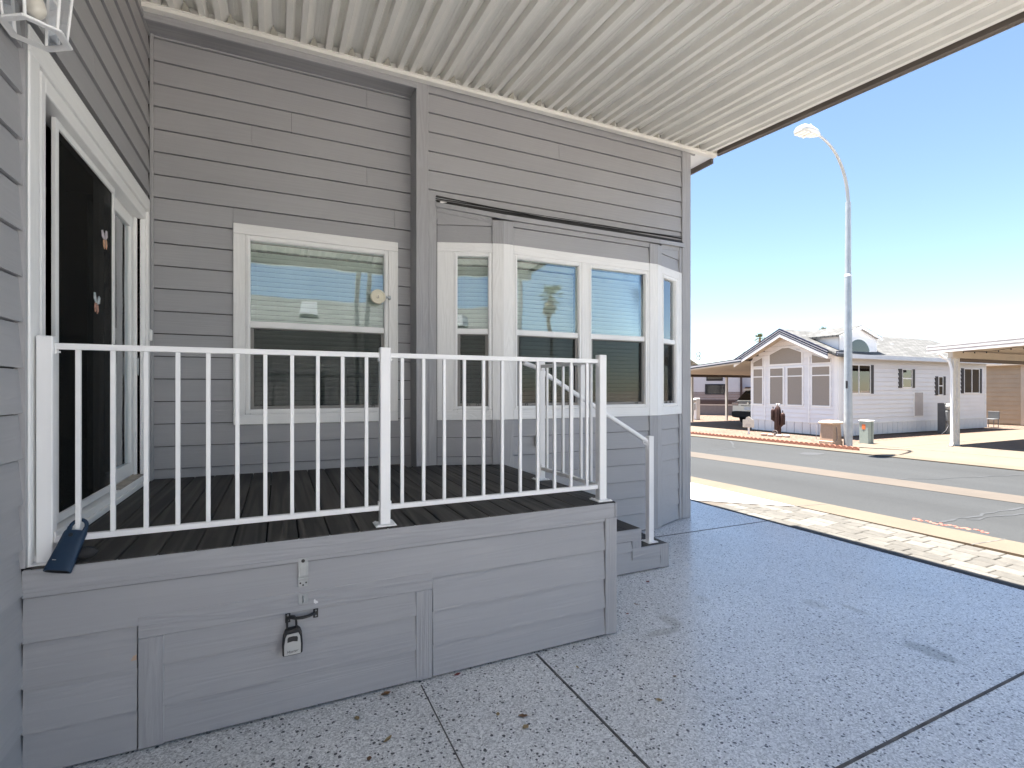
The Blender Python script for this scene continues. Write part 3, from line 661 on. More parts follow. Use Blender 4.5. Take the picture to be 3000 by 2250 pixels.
hx0, hx1, hz1 = -.528, .724, .556
siding(FD, DX0, 1.800, .012, .716, M['sidx'], fw  , [(hx0 - .004, hx1 + .004, 0, .50)], grid=(-.002, DP))
obj(MB().fb(FD, DX0, 1.872, .0, .0185, .714, .8025, .003), 'rim_board', M['trix'], deck)
obj(MB().box(1.874, DX1 + .002, YD + .003, YD + .0175, .7145, .8025, .002).box(DX1 - .016, DX1 + .002, YD + .0178, 4.25, .7145, .8025, .003), 'rim_board', M['triy'], deck)
obj(MB().fb(FD, 1.803, DX1 + .002, .0, .0180, .004, .7135, .003), 'corner_board', M['triz'], deck)
obj(MB().box(DX1 - .016, DX1 + .002, YD + .0185, YD + .10, .004, .7135, .003), 'corner_board', M['triz'], deck)
siding(Frame((DX1 - .021, YD), (DX1 - .021, YD + 1)), .105, 1.7, .012, .712, M['sidy'], fw, grid=(-.002, DP))
# storage hatch in the skirting
hatch = obj(MB().fb(FD, hx0, hx1, -.0142, -.0130, .012, hz1), 'hatch', M['room'], deck)
siding(FD, hx0 + .088, hx1 - .086, .014, .464, M['sidx'], hatch, grid=(-.006, DP))
obj(MB().fb(FD, hx0, hx1, -.003, .0165, .4645, hz1, .003), 'hatch_trim', M['trix'], hatch)
obj(MB().fb(FD, hx0, hx0 + .090, -.003, .0155, .006, .464, .003), 'hatch_trim', M['triz'], hatch)
obj(MB().fb(FD, hx1 - .087, hx1, -.003, .0155, .006, .464, .003), 'hatch_trim', M['triz'], hatch)
m = MB(); m.fb(FD, .083, .126, .0136, .0165, .622, .712, .002).fb(FD, .091, .118, .0165, .0185, .628, .690, .001).fb(FD, .080, .129, .0165, .0195, .612, .624, .002).fb(FD, .082, .127, .0136, .0165, .580, .611, .002)
hs = obj(m, 'hasp', M['zinc'], hatch)
m = MB(); c = FD.P(.104, .0190, .700); m.lathe(c, [(.008, 0), (.008, .0012)], 16, 'y'); m.lathe(FD.P(.092, .0167, .597), [(.004, 0), (.004, .002)], 10, 'y'); m.lathe(FD.P(.117, .0167, .597), [(.004, 0), (.004, .002)], 10, 'y'); m.lathe(FD.P(.104, .0167, .587), [(.004, 0), (.004, .002)], 10, 'y')
obj(m, 'screw', M['blackm'], hatch)
m = MB(); m.fb(FD, .082, .124, .0167, .0192, .500, .545, .003)
m.tube([FD.P(.103 + .002 * math.sin(a), .019 + .012 * math.sin(a), .5225 - .013 * math.cos(a)) for a in [k * math.pi / 8 for k in range(9)]], .0032, 8)
obj(m, 'staple', M['zinc'], hatch)
m = MB(); m.fb(FD, .028, .050, .0136, .0165, .424, .468, .003).fb(FD, .148, .170, .0136, .0165, .424, .468, .003)
m.tube([FD.P(.040, .0165, .447), FD.P(.052, .030, .450), FD.P(.070, .036, .4465), FD.P(.100, .037, .444), FD.P(.128, .036, .4465), FD.P(.146, .030, .450), FD.P(.158, .0165, .447)], [.006, .0065, .007, .0072, .007, .0065, .006], 10)
obj(m, 'hatch_handle', M['blackm'], hatch)
m = MB()
for sx_ in (.039, .159):
    for zz in (.434, .458): m.lathe(FD.P(sx_, .0166, zz), [(.0045, 0), (.003, .002)], 10, 'y')
obj(m, 'handle_screw', M['zinc'], hatch)
M['bare'] = plain('bare_wood_chip', (.50, .36, .26), .8); M['fleck'] = plain('white_fleck', (.75, .75, .75), .8)
m = MB(); q = [FD.P(s, .0128, z) for s, z in ((-.5325, .352), (-.558, .354), (-.553, .378), (-.544, .398), (-.5325, .403))]; m.prism(q, (0, -.0015, 0)); obj(m, 'paint_chip', M['bare'], deck)
m = MB(); q = [FD.P(s, .0167, z) for s, z in ((.150, .497), (.158, .490), (.170, .494), (.166, .502), (.158, .506), (.156, .514), (.151, .508))]; m.prism(q, (0, -.0008, 0)); obj(m, 'paint_fleck', M['fleck'], hatch)

# combination key box hanging from the hatch handle
kb = thing('key_lock_box', FD.P(.058, .04, .285), 'small black and silver combination key box hanging from the hatch handle', 'lock box')
yb0 = .026
def kpoly(pts, o0, o1, nm, mat, par=kb):
    m = MB(); m.prism([FD.P(s, o0, z) for s, z in pts], tuple(Vector(FD.P(0, o1, 0)) - Vector(FD.P(0, o0, 0)))); return obj(m, nm, mat, par)
out = [(.016, .290), (.022, .284), (.094, .286), (.1005, .293), (.1015, .330), (.0985, .372), (.092, .392), (.082, .402), (.036, .400), (.026, .392), (.018, .368), (.0145, .330)]
kpoly(out, .012, .046, 'body', M['rubber'])
kpoly([(.0235, .288), (.0925, .290), (.0935, .330), (.0900, .366), (.0825, .384), (.036, .382), (.0285, .366), (.0235, .330)], .046, .051, 'face_plate', M['silver'])
kpoly([(.0365, .347), (.060, .350), (.079, .346), (.081, .361), (.078, .370), (.060, .3725), (.041, .371), (.037, .364)], .051, .0525, 'dial_window', M['black'])
m = MB(); m.tube([FD.P(.036, .027, .396), FD.P(.0355, .027, .432), FD.P(.040, .0275, .4485), FD.P(.051, .028, .4565), FD.P(.064, .028, .4545), FD.P(.073, .0275, .444), FD.P(.0745, .027, .425), FD.P(.0745, .027, .398)], .0048, 10); obj(m, 'shackle', M['rubber'], kb)
vs, fs = strokes('Master', .0175, .25); m = MB(); m.add([FD.P(.0575 + x, .0513, .3035 + y + x * .10) for x, y, z in vs], fs); obj(m, 'lettering', M['black'], kb)

# ---------------------------------------------------------------- steps at the right end of the deck
steps = thing('porch_steps', (2.45, 3.75, 0), 'short flight of grey steps with dark treads at right end of porch', 'steps')
YS = 3.312; YSB = 4.245
tz = [.200, .357, .508, .658]; tx = [(2.705, 2.990), (2.430, 2.705), (2.158, 2.430), (1.892, 2.158)]
for z, (a, b) in zip(tz, tx):
    h = (b - a) / 2
    for i in (0, 1): obj(MB().box(a + i * h + .003, a + (i + 1) * h - .002, YS + .006, YSB, z - .024, z, .003), 'tread_board', M['treadm'], steps)
    obj(MB().box(b - .020, b - .006, YS + .004, YSB, (z - .155 if z > .21 else .004), z - .0245), 'riser', M['triy'], steps)
FS = Frame((0, YS), (1, YS))
sk = obj(MB().fb(FS, 1.895, 2.96, -.03, -.010, .0, .17).fb(FS, 1.895, 2.68, -.03, -.010, .17, .33).fb(FS, 1.895, 2.40, -.03, -.010, .33, .48).fb(FS, 1.895, 2.13, -.03, -.010, .48, .63), 'skirt_wall', M['room'], steps)
FS2 = Frame((0, YS + .010), (1, YS + .010))
board(FS2, 1.892, 2.906, .010, .181, M['sidx'], sk); board(FS2, 1.892, 2.611, .181, .262, M['sidx'], sk)
for a, b, c, d, ax in ((2.612, 2.905, .105, .198, 'x'), (2.905, 2.993, .004, .198, 'z'), (2.612, 2.703, .1985, .262, 'z'), (1.892, 2.703, .2625, .3555, 'x'), (2.345, 2.431, .356, .415, 'z'), (1.892, 2.431, .4155, .506, 'x'), (2.07, 2.159, .5065, .565, 'z'), (1.892, 2.159, .5655, .656, 'x')):
    obj(MB().fb(FS2, a, b, -.002, .0165, c, d, .002), 'stringer_trim', M['tri' + ax], steps)

# ---------------------------------------------------------------- white aluminium railings
railing = thing('porch_railing', (.5, 2.61, DH), 'white metal porch railing with square balusters along the deck edge', 'railing')
YR = 2.611; PS = .0254
def post(xc, yc, z0, z1, par):
    o = obj(MB().box(xc - PS, xc + PS, yc - PS, yc + PS, z0 + .006, z1, .003), 'post', M['white'], par)
    obj(MB().box(xc - .052, xc + .052, yc - .052, yc + .052, z0 + .0005, z0 + .0065, .002), 'base_plate', M['white'], o)
    for sx_ in (-1, 1):
        for sy_ in (-1, 1): obj(MB().lathe((xc + sx_ * .040, yc + sy_ * .040, z0 + .0066), [(.008, 0), (.007, .004), (.003, .006)], 8), 'base_bolt', M['white'], o)
    return o
def bracket(c, ax, par):                               # rail-end bracket with a screw head
    m = MB(); x, y, z = c
    if ax == 'x': m.box(x - .003, x + .003, y - .013, y + .013, z - .032, z + .014, .002)
    else: m.box(x - .013, x + .013, y - .003, y + .003, z - .032, z + .014, .002)
    obj(m, 'rail_bracket', M['white'], par)
    m = MB(); m.lathe((x + (.004 if ax == 'x' else 0), y + (0 if ax == 'x' else .004), z - .022), [(.004, -.009), (.004, .009)], 8, ax); obj(m, 'bracket_screw', M['white'], par)
for xc in (-.841, .492, 1.820): post(xc, YR, DH, 1.712, railing)
post(1.820, 3.405, DH, 1.712, railing)
bal = mesh_of(MB().box(-.0085, .0085, -.0085, .0085, .9092, 1.6600, .0015), 'baluster', M['white'], (0, 0, 0))
for a, b, x0 in ((-.8145, .4655, -.741), (.5185, 1.7935, .581)):
    obj(MB().box(a + .004, b - .004, YR - .0127, YR + .0127, 1.6602, 1.6850, .002), 'top_rail', M['white'], railing)
    obj(MB().box(a + .004, b - .004, YR - .0127, YR + .0127, .8845, .9090, .002), 'bottom_rail', M['white'], railing)
    for k in range(11): part_at(bal, 'baluster', railing, (x0 + k * (.1142 if a < 0 else .1133), YR - .001, 0))
    for x, s in ((a, 1), (b, -1)):
        for z in (1.672, .897): bracket((x + s * .003 - .0, YR, z if z > 1 else z + .018), 'x', railing)
obj(MB().box(1.8073, 1.8327, 2.640, 3.376, 1.6602, 1.6850, .002), 'top_rail', M['white'], railing)
obj(MB().box(1.8073, 1.8327, 2.640, 3.376, .8845, .9090, .002), 'bottom_rail', M['white'], railing)
for k in range(6): part_at(bal, 'baluster', railing, (1.820, 2.722 + k * .1165, 0))
for y in (2.639, 3.377):
    for z in (1.672, .915): bracket((1.820, y, z), 'y', railing)
hr = thing('stair_handrail', (2.87, 3.40, .2), 'sloping round white handrail and short post beside the porch steps', 'handrail')
post(2.872, 3.405, .200, 1.100, hr)
m = MB(); m.tube([(1.700, 3.405 + .045, 1.700), (1.80, 3.405 + .045, 1.668), (2.860, 3.405 + .004, 1.050)], .0185, 14); obj(m, 'handrail_tube', M['white'], hr)
m = MB(); m.tube([(2.80, 3.41, 1.085), (2.815, 3.41, 1.04), (2.845, 3.408, 1.02)], .006, 8); m.box(2.840, 2.8465, 3.395, 3.425, .985, 1.045, .002); obj(m, 'rail_bracket', M['white'], hr)
m = MB(); m.tube([(1.82, 3.432, 1.60), (1.83, 3.445, 1.63), (1.84, 3.449, 1.645)], .006, 8); obj(m, 'rail_bracket', M['white'], hr)

# blue realtor-style lock box hooked round the first baluster
lb = thing('hanging_lock_box', (-.741, 2.56, .77), 'tilted navy blue lock box hooked on first baluster beside the door', 'lock box')
dn = Vector((-.20, -.56, -.80)).normalized(); rgt = Vector((1, 0, 0)); rgt = (rgt - dn * rgt.dot(dn)).normalized(); nrm = rgt.cross(dn); nrm = nrm if nrm.y < 0 else -nrm
def LBP(u, v, w):                                      # u across, v out of the face, w along the body; it leans out over the rim
    return tuple(Vector((-.741, 2.602, .934)) + rgt * u + nrm * v - dn * w)
sec = []
def ring(hw, d, w, dv=0.0):
    pts = []
    for k in range(24):
        t = 2 * math.pi * k / 24; ct, st = math.cos(t), math.sin(t)
        pts.append(LBP(hw * math.copysign(abs(ct) ** .55, ct), dv + d * math.copysign(abs(st) ** .75, st), w))
    return pts
rings = [ring(.036, .016, -.012), ring(.0385, .0175, -.020), ring(.0395, .018, -.06), ring(.0425, .019, -.13), ring(.0445, .020, -.166), ring(.0445, .020, -.174)]
m = MB(); nn = 24
m.add([p for r in rings for p in r], [(i * nn + k, i * nn + (k + 1) % nn, (i + 1) * nn + (k + 1) % nn, (i + 1) * nn + k) for i in range(5) for k in range(nn)], True); m.add(rings[0], [tuple(range(nn))])
obj(m, 'body', M['blue'], lb)
inner = [ring(.0405, .0165, -.1738), ring(.038, .015, -.145)]
m = MB(); m.add(rings[-1] + inner[0], [(k, (k + 1) % nn, nn + (k + 1) % nn, nn + k) for k in range(nn)]); obj(m, 'rim', M['blue'], lb)
m = MB(); m.add(inner[0] + inner[1], [(k, (k + 1) % nn, nn + (k + 1) % nn, nn + k) for k in range(nn)], True); m.add(inner[1], [tuple(range(nn))]); obj(m, 'key_cavity', M['black'], lb)
for s in (-1, 1):
    m = MB(); m.tube([LBP(s * .0265, 0, -.020), LBP(s * .0265, 0, .004)], .0085, 10); obj(m, 'shackle_collar', M['blue'], lb)
m = MB(); m.tube([LBP(.0265 * math.cos(a), 0, .004 + .032 * math.sin(a)) for a in [k * math.pi / 12 for k in range(13)]], .0070, 10); obj(m, 'shackle', M['blue'], lb)
m = MB(); q = [LBP(-.006 + .0075 * math.cos(t), .0178, -.034 + .0075 * math.sin(t)) for t in [k * math.pi / 8 for k in range(16)]]; m.prism(q, nrm * .0012); obj(m, 'sensor_eye', M['black'], lb)
m = MB(); m.prism([LBP(u, .0200, w) for u, w in ((-.026, -.1365), (-.014, -.1365), (-.014, -.1335), (-.026, -.1335))], nrm * .0006); obj(m, 'maker_mark', M['silver'], lb)
# dark pouch on the boards behind it
pc = MB(); pr = []
for i in range(9):
    t = i / 8; a = math.pi * t; pr.append((.026 * math.sin(a) ** .6 + .0005, .095 * (t - .5)))
pc.lathe((-.715, 2.585, DH + .028), pr, 14, 'x'); o = obj(pc, 'black_pouch', M['rubber']); tag(o, 'small black rounded pouch on deck boards behind the navy lock box', 'pouch')

# ---------------------------------------------------------------- wall lantern over the door's near edge
lan = thing('wall_lantern', (-.80, 2.36, 2.78), 'white hexagonal glass wall lantern at the upper left above the door', 'lantern')
LC = Vector((-.795, 2.375)); zb, zt_ = 2.785, 3.02; r0, r1 = .098, .072
hexp = lambda r, z, k: (LC.x + r * math.cos(R(60 * k + 30)), LC.y + r * 1.05 * math.sin(R(60 * k + 30)), z)
m = MB()
for z, r_ in ((zb, r0), (zt_, r1 + .035)):
    for k in range(6): m.tube([hexp(r_, z, k), hexp(r_, z, k + 1)], .0055, 6)
obj(m, 'hex_ring', M['white'], lan)
m = MB(); m.add([hexp(r0, zb - .004, k) for k in range(6)] + [hexp(r0 * .78, zb - .004, k) for k in range(6)] + [hexp(r0, zb + .004, k) for k in range(6)] + [hexp(r0 * .78, zb + .004, k) for k in range(6)], [(k, (k + 1) % 6, 6 + (k + 1) % 6, 6 + k) for k in range(6)] + [(12 + k, 18 + k, 18 + (k + 1) % 6, 12 + (k + 1) % 6) for k in range(6)]); obj(m, 'bottom_plate', M['white'], lan)
for k in range(6):
    m = MB(); a = Vector(hexp(r0 * .86, zb + .004, k)); b = Vector(hexp((r1 + .035) * .97, zt_, k)); m.tube([a, b], .0052, 6); obj(m, 'glazing_bar', M['white'], lan)
    m = MB(); a2 = Vector(hexp(r0 * .86, zb + .004, k + 1)); b2 = Vector(hexp((r1 + .035) * .97, zt_, k + 1)); m.add([a, a2, b2, b], [(0, 1, 2, 3)]); obj(m, 'glass_pane', M['glass2'], lan)
M['bulb'] = plain('frosted_bulb', (.72, .68, .60), .3); m = MB(); m.lathe((LC.x, LC.y, zb + .055), [(.003, 0), (.018, .006), (.028, .022), (.030, .038), (.024, .06), (.014, .085), (.013, .12)], 18); obj(m, 'bulb', M['bulb'], lan)
m = MB(); m.add([hexp(r1 + .05, zt_ + .004, k) for k in range(6)] + [(LC.x, LC.y, zt_ + .09)], [(k, (k + 1) % 6, 6) for k in range(6)] + [(5, 4, 3, 2, 1, 0)]); obj(m, 'cap', M['white'], lan)
obj(MB().box(-.893, -.872, 2.31, 2.43, 2.93, 3.17, .006).box(-.875, LC.x + .01, LC.y - .012, LC.y + .012, 3.10, 3.124, .004), 'back_plate', M['white'], lan)

# round dial clipped to the window's right edge
dial = thing('round_dial', (.809, 4.60, 2.26), 'round cream dial thermometer bracketed to the porch window frame', 'thermometer')
m = MB(); m.lathe((.809, 4.622, 2.328), [(.060, 0), (.066, .004), (.066, .026), (.062, .030), (.050, .0305), (.049, .0275)], 32, 'y'); obj(m, 'case', M['cream'], dial)
m = MB(); m.lathe((.809, 4.594, 2.328), [(.018, 0), (.018, .004), (.013, .0045), (.012, .003)], 20, 'y'); obj(m, 'hub', M['cream'], dial)
m = MB(); m.box(.806, .812, 4.586, 4.589, 2.318, 2.338, .001).box(.799, .819, 4.5862, 4.5888, 2.315, 2.3195, .001); obj(m, 'knob', M['sill'], dial)
obj(MB().box(.870, .925, 4.600, 4.606, 2.320, 2.338, .002).box(.905, .925, 4.606, 4.640, 2.312, 2.346, .002), 'bracket', M['zinc'], dial)

# fallen leaves
M['leaf1'] = plain('dry_brown_leaf', (.16, .085, .04), .8, 0, .3, 50); M['leaf2'] = plain('dry_tan_leaf', (.30, .22, .11), .8, 0, .3, 50); M['leaf3'] = plain('dry_red_leaf', (.20, .045, .035), .8, 0, .3, 50)
def leaf(x, y, l, w, a, mat, label, curl=.3):
    m = MB(); top = []
    for i in range(7):
        t = i / 6 - .5; hw = w * (1 - (2 * t) ** 2) ** .7 * (1 + .18 * math.sin(i * 2.3)) + .0006; zc = .003 + curl * l * (t * t) * 1.1
        for s in (-1, 0, 1): top.append((t * l, s * hw, zc + abs(s) * curl * hw * .9))
    ca, sa = math.cos(a), math.sin(a); top = [(x + u * ca - v * sa, y + u * sa + v * ca, z) for u, v, z in top]
    fs = [(i * 3 + j, i * 3 + j + 1, i * 3 + j + 4, i * 3 + j + 3) for i in range(6) for j in (0, 1)]
    m.add(top, fs, True); e = Vector(top[1]); m.tube([e, e + Vector((-ca * l * .25, -sa * l * .25, .002))], .0008, 4)
    o = obj(m, 'fallen_leaf', mat); tag(o, label, 'leaf', 'dry leaves on the patio floor')
for q in ((.478, 2.505, .050, .014, .2, 'leaf1', 'largest rust brown leaf against the foot of the deck hatch'), (1.015, 2.072, .045, .011, 2.7, 'leaf1', 'dark curled leaf in the middle of the floor left of the long joint'),
          (.916, 2.132, .026, .008, 1.1, 'leaf2', 'small tan leaf just left of the dark curled leaf'), (.993, 1.999, .036, .012, .4, 'leaf2', 'pale crumpled leaf just in front of the dark curled leaf'),
          (1.662, 1.903, .034, .010, 2.4, 'leaf2', 'olive leaf right of the long floor joint'), (1.873, 2.026, .022, .006, 2.8, 'leaf1', 'tiny dark leaf furthest right on the speckled floor'),
          (.423, 2.176, .055, .008, .7, 'leaf2', 'narrow tan leaf on the floor in front of the hatch'), (.324, 2.375, .032, .010, 1.7, 'leaf2', 'small tan leaf close to the hatch, left of the rust brown one'),
          (.333, 2.095, .026, .009, 1.2, 'leaf1', 'brown leaf nearest the bottom edge in front of the hatch'), (2.257, 2.817, .036, .007, 2.3, 'leaf1', 'thin dark leaf on the floor right of the deck corner'),
          (2.108, 2.721, .022, .008, .3, 'leaf3', 'tiny reddish leaf just right of the deck corner board'), (.851, 2.518, .040, .009, .3, 'leaf3', 'dark red leaf against the skirting right of the hatch'),
          (1.46, 2.313, .028, .005, 1.5, 'leaf2', 'sliver of tan leaf beside the long joint near the skirting'), (2.602, 3.108, .034, .012, .3, 'leaf3', 'dark red leaf on the floor in front of the steps')):
    leaf(q[0], q[1], q[2], q[3], q[4], M[q[5]], q[6])
# ---------------------------------------------------------------- across the street: white home
M['wsid'] = plain('white_vinyl_siding', (.82, .80, .80), .5, 0, .03, 2.0); M['wtrim'] = plain('white_house_trim', (.86, .85, .84), .5, 0, .03, 2.0)
M['skirt'] = plain('white_skirting', (.74, .73, .73), .55, 0, .07, 3.0); M['navy'] = plain('navy_stripe', (.016, .018, .045), .45); M['sunscr'] = plain('taupe_sun_screen', (.30, .265, .23), .8, 0, .05, 40)
M['shut'] = plain('black_shutter', (.013, .012, .018), .5); M['panel'] = plain('grey_access_panel', (.42, .38, .37), .5); M['beige'] = plain('beige_soffit', (.52, .44, .35), .6, 0, .06, 2.0); M['pglass'] = glass_mat('dark_far_glass', (.35, .40, .42), gain=1.6)
def shingles(name, a, b, dirx=True):
    m, nt, bs = nodes(name); v = coords(nt, (1, 1, 1))
    br = N(nt, 'TexBrick', Scale=1.0); br.inputs['Mortar Size'].default_value = .012; br.inputs['Brick Width'].default_value = .30; br.inputs['Row Height'].default_value = .13; br.inputs['Bias'].default_value = -.1
    br.inputs['Color1'].default_value = (*a, 1); br.inputs['Color2'].default_value = (*b, 1); br.inputs['Mortar'].default_value = (*sc(a, .35), 1); nt.links.new(v, br.inputs['Vector'])
    n = N(nt, 'TexNoise', Scale=30.0, Detail=4.0); nt.links.new(v, n.inputs['Vector'])
    c = mixc(nt, 1.0, br.outputs[0], ramp(nt, n.outputs[0], [(.3, (.82,) * 3), (.7, (1.1,) * 3)]), 'MULTIPLY')
    nt.links.new(c, bs.inputs['Base Color']); bs.inputs['Roughness'].default_value = .9; bump(nt, bs, br.outputs['Fac'], -.6, .01); return m
M['shing'] = shingles('pale_shingles', (.085, .084, .080), (.14, .138, .133)); M['shing2'] = shingles('grey_shingles', (.10, .103, .095), (.18, .18, .17))
XF, YS1, YS2, XB = 15.95, 10.05, 13.25, 24.95
wh = thing('white_home', (19.5, 11.6, 0), 'white sided home with navy striped gable across the street', 'house')
Fs = Frame((XF, YS1), (XB, YS1)); Ff = Frame((XF, YS2), (XF, YS1))      # long side facing the viewer's right, gable front facing the street
hw = obj(MB().box(XF + .02, XB - .02, YS1 + .02, YS2 - .02, .0, 2.60), 'wall', M['wsid'], wh)
def lap(F, s0, s1, z0, z1, par, mat, dp=.148, t=.030):
    z = z0
    while z < z1 - .02: board(F, s0, s1, z, min(z + dp, z1), mat, par, t, .002); z += dp
lap(Fs, .10, XB - XF - .06, .42, 2.56, hw, M['wsid']); lap(Ff, .05, 3.15, .40, 2.56, hw, M['wsid'])
z = 2.56
while z < 3.40:                                        # gable boards narrow towards the peak
    hwid = max(.05, (3.44 - z) * 1.75); c = 3.2 / 2
    board(Ff, max(.05, c - hwid), min(3.15, c + hwid), z, min(z + .148, 3.42), M['wsid'], hw, .016, .002); z += .148
pan = mesh_of(MB().box(-.135, .135, -.012, .012, 0, .375, .004), 'skirting_panel', M['skirt'], (0, 0, 0))
k = 0
while XF + .16 + k * .285 < XB: part_at(pan, 'skirting_panel', hw, (XF + .16 + k * .285, YS1 - .004, .01)); k += 1
pan2 = mesh_of(MB().box(-.012, .012, -.135, .135, 0, .375, .004), 'skirting_panel', M['skirt'], (0, 0, 0))
for k in range(11): part_at(pan2, 'skirting_panel', hw, (XF - .004, YS2 - .16 - k * .285, .01))
obj(MB().fb(Fs, 0, XB - XF, .0, .030, .385, .425).fb(Ff, 0, 3.2, .0, .030, .385, .41), 'belt_trim', M['wtrim'], wh)
for F, a, b in ((Fs, -.02, .10), (Fs, XB - XF - .06, XB - XF + .01), (Ff, .0, .07), (Ff, 3.10, 3.20), (Ff, .57, .62), (Ff, 2.23, 2.28)): obj(MB().fb(F, a, b, -.01, .034, .40, 2.56), 'corner_trim', M['wtrim'], wh)
# front windows behind taupe sun screens (s measured from the left corner)
def swin(s0, s1, z0, z1, mid=None, poly=None):
    m = MB(); w = .045
    if poly is None:
        for a, b, c, d in ((s0 - w, s0, z0 - w, z1 + w), (s1, s1 + w, z0 - w, z1 + w), (s0, s1, z1, z1 + w), (s0, s1, z0 - w, z0)): m.fb(Ff, a, b, .0, .045, c, d)
        if mid: m.fb(Ff, s0, s1, .03, .042, mid - .018, mid + .018)
        o = obj(m, 'window', M['wtrim'], wh); obj(MB().fb(Ff, s0, s1, .012, .030, z0, z1), 'sun_screen', M['sunscr'], o)
    else:
        cs = sum(p[0] for p in poly) / len(poly); cz = sum(p[1] for p in poly) / len(poly)
        big = [(cs + (s - cs) * 1.08, cz + (z - cz) * 1.16) for s, z in poly]
        v = Vector(Ff.P(0, 1, 0)) - Vector(Ff.P(0, 0, 0))
        o = obj(m.prism([Ff.P(s, .0, z) for s, z in big], v * .036), 'window', M['wtrim'], wh); obj(MB().prism([Ff.P(s, .037, z) for s, z in poly], v * .006), 'sun_screen', M['sunscr'], o)
T = lambda y: YS2 - y
for a, b in ((13.13, 12.76), (12.44, 11.94), (11.76, 11.23), (10.88, 10.30)): swin(T(a), T(b), .97, 2.225, 1.945)
swin(0, 0, 0, 0, None, [(T(12.45), 2.38), (T(11.26), 2.38), (T(11.26), 2.735), (T(11.72), 2.92), (T(11.96), 2.92), (T(12.45), 2.715)])
swin(0, 0, 0, 0, None, [(T(10.88), 2.36), (T(10.28), 2.36), (T(10.28), 2.45), (T(10.55), 2.51), (T(10.88), 2.63)])
swin(0, 0, 0, 0, None, [(T(13.13), 2.34), (T(12.76), 2.34), (T(12.76), 2.63), (T(13.13), 2.47)])
# long-side windows with shutters
def sidew(s0, s1, z0, z1, style, sh=(1, 1)):
    x = lambda q: q - XF; m = MB(); w = .03
    for a, b, c, d in ((s0 - w, s0, z0 - w, z1 + w), (s1, s1 + w, z0 - w, z1 + w), (s0, s1, z1, z1 + w), (s0, s1, z0 - w, z0)): m.fb(Fs, x(a), x(b), .0, .045, c, d)
    if style == 'v': m.fb(Fs, x((s0 + s1) / 2 - .02), x((s0 + s1) / 2 + .02), .02, .042, z0, z1)
    else: m.fb(Fs, x(s0), x(s1), .02, .042, (z0 + z1) / 2 - .02, (z0 + z1) / 2 + .02)
    o = obj(m, 'window', M['wtrim'], wh)
    obj(MB().fb(Fs, x(s0), x(s1), .031, .034, z0, z1), 'glass_pane', M['pglass'], o)
    g = ORG[o.name]; nsl = int((z1 - z0) / .05); bm_ = mesh_of(MB().fb(Fs, x(s0), x(s1) if style != 'v' else x((s0 + s1) / 2), .019, .024, z0 + .006, z0 + .047), 'blind_slat', M['slat'], g)
    for q in range(nsl):
        t = link('blind_slat', bm_, o); t.location = (0, 0, q * .05); ORG[t.name] = g
    obj(MB().fb(Fs, x(s0), x(s1), .016, .0185, z0, z1), 'dark_opening', M['room'], o)
    for on, a, b in ((sh[0], s0 - .21, s0 - .035), (sh[1], s1 + .035, s1 + .21)):
        if on:
            m = MB(); m.fb(Fs, x(a), x(b), .0, .035, z0 - .03, z1 + .03); so = obj(m, 'shutter', M['shut'], o)
            mm = MB(); zz = z0
            while zz < z1 - .02: mm.fb(Fs, x(a) + .02, x(b) - .02, .0352, .043, zz, zz + .03); zz += .045
sidew(16.35, 17.53, 1.38, 2.26, 'v', (0, 1)); sidew(19.37, 19.90, 1.57, 2.16, 'h'); sidew(21.61, 21.86, 1.31, 1.93, 'h'); sidew(23.36, 24.42, 1.37, 2.25, 'v')
ap = obj(MB().fb(Fs, 20.06 - XF, 20.65 - XF, .0, .030, .53, 1.42, .004), 'access_panel', M['wtrim'], wh); obj(MB().fb(Fs, 20.10 - XF, 20.61 - XF, .030, .036, .57, 1.38, .003), 'panel_door', M['panel'], ap)
# roof: two slopes, navy striped rakes, dormer with a fan window
YM = (YS1 + YS2) / 2; ZR = 3.54; ZE = 2.56; OV = .34
m = MB()
for s in (-1, 1):
    ye = YM + s * ((YS2 - YS1) / 2 + OV); xe = XB + .35
    c = [(XF - .55, YM, ZR), (xe - .8, YM, ZR), (xe, ye, ZE), (XF - .55, ye, ZE)]
    m.add([(x, y, z) for x, y, z in c] + [(x, y, z - .07) for x, y, z in c], [(0, 1, 2, 3), (7, 6, 5, 4), (2, 3, 7, 6), (0, 3, 7, 4), (1, 2, 6, 5)])
rf = obj(m, 'roof', M['shing'], wh)
def rake(y0, z0, y1, z1, x=XF - .555):
    for i, (d0, d1, mt) in enumerate(((.000, .055, 'navy'), (.055, .075, 'wtrim'), (.075, .130, 'navy'), (.130, .150, 'wtrim'), (.150, .190, 'navy'), (.190, .285, 'wtrim'))):
        m = MB(); t = .045 - .003 * i; m.hexa([(xx, yy, zz - d) for d, _ in ((d1, 0), (d0, 0)) for xx, yy, zz in ((x - t, y0, z0), (x - t, y1, z1), (x, y1, z1), (x, y0, z0))]); obj(m, 'rake_stripe', M[mt], rf)
yl, yr = YM + (YS2 - YS1) / 2 + OV, YM - (YS2 - YS1) / 2 - OV
rake(YM, ZR + .01, yr + .30, ZE + .165); rake(yl - .05, ZE + .04, YM, ZR + .01)
m = MB(); obj(m.box(XF - .56, XF - .0, yr + .02, yr + .05, ZE - .06, ZE + .10), 'eave_return', M['navy'], rf)
for d in (0, .055): obj(MB().box(XF - .56, XF, yr + .012, yr + .02, ZE - .02 + d, ZE + d), 'eave_stripe', M['wtrim'], rf)
obj(MB().box(XF + .01, XB + .35, yr - .035, yr - .004, ZE - .11, ZE + .02), 'eave_fascia', M['skirt'], rf)
m = MB()
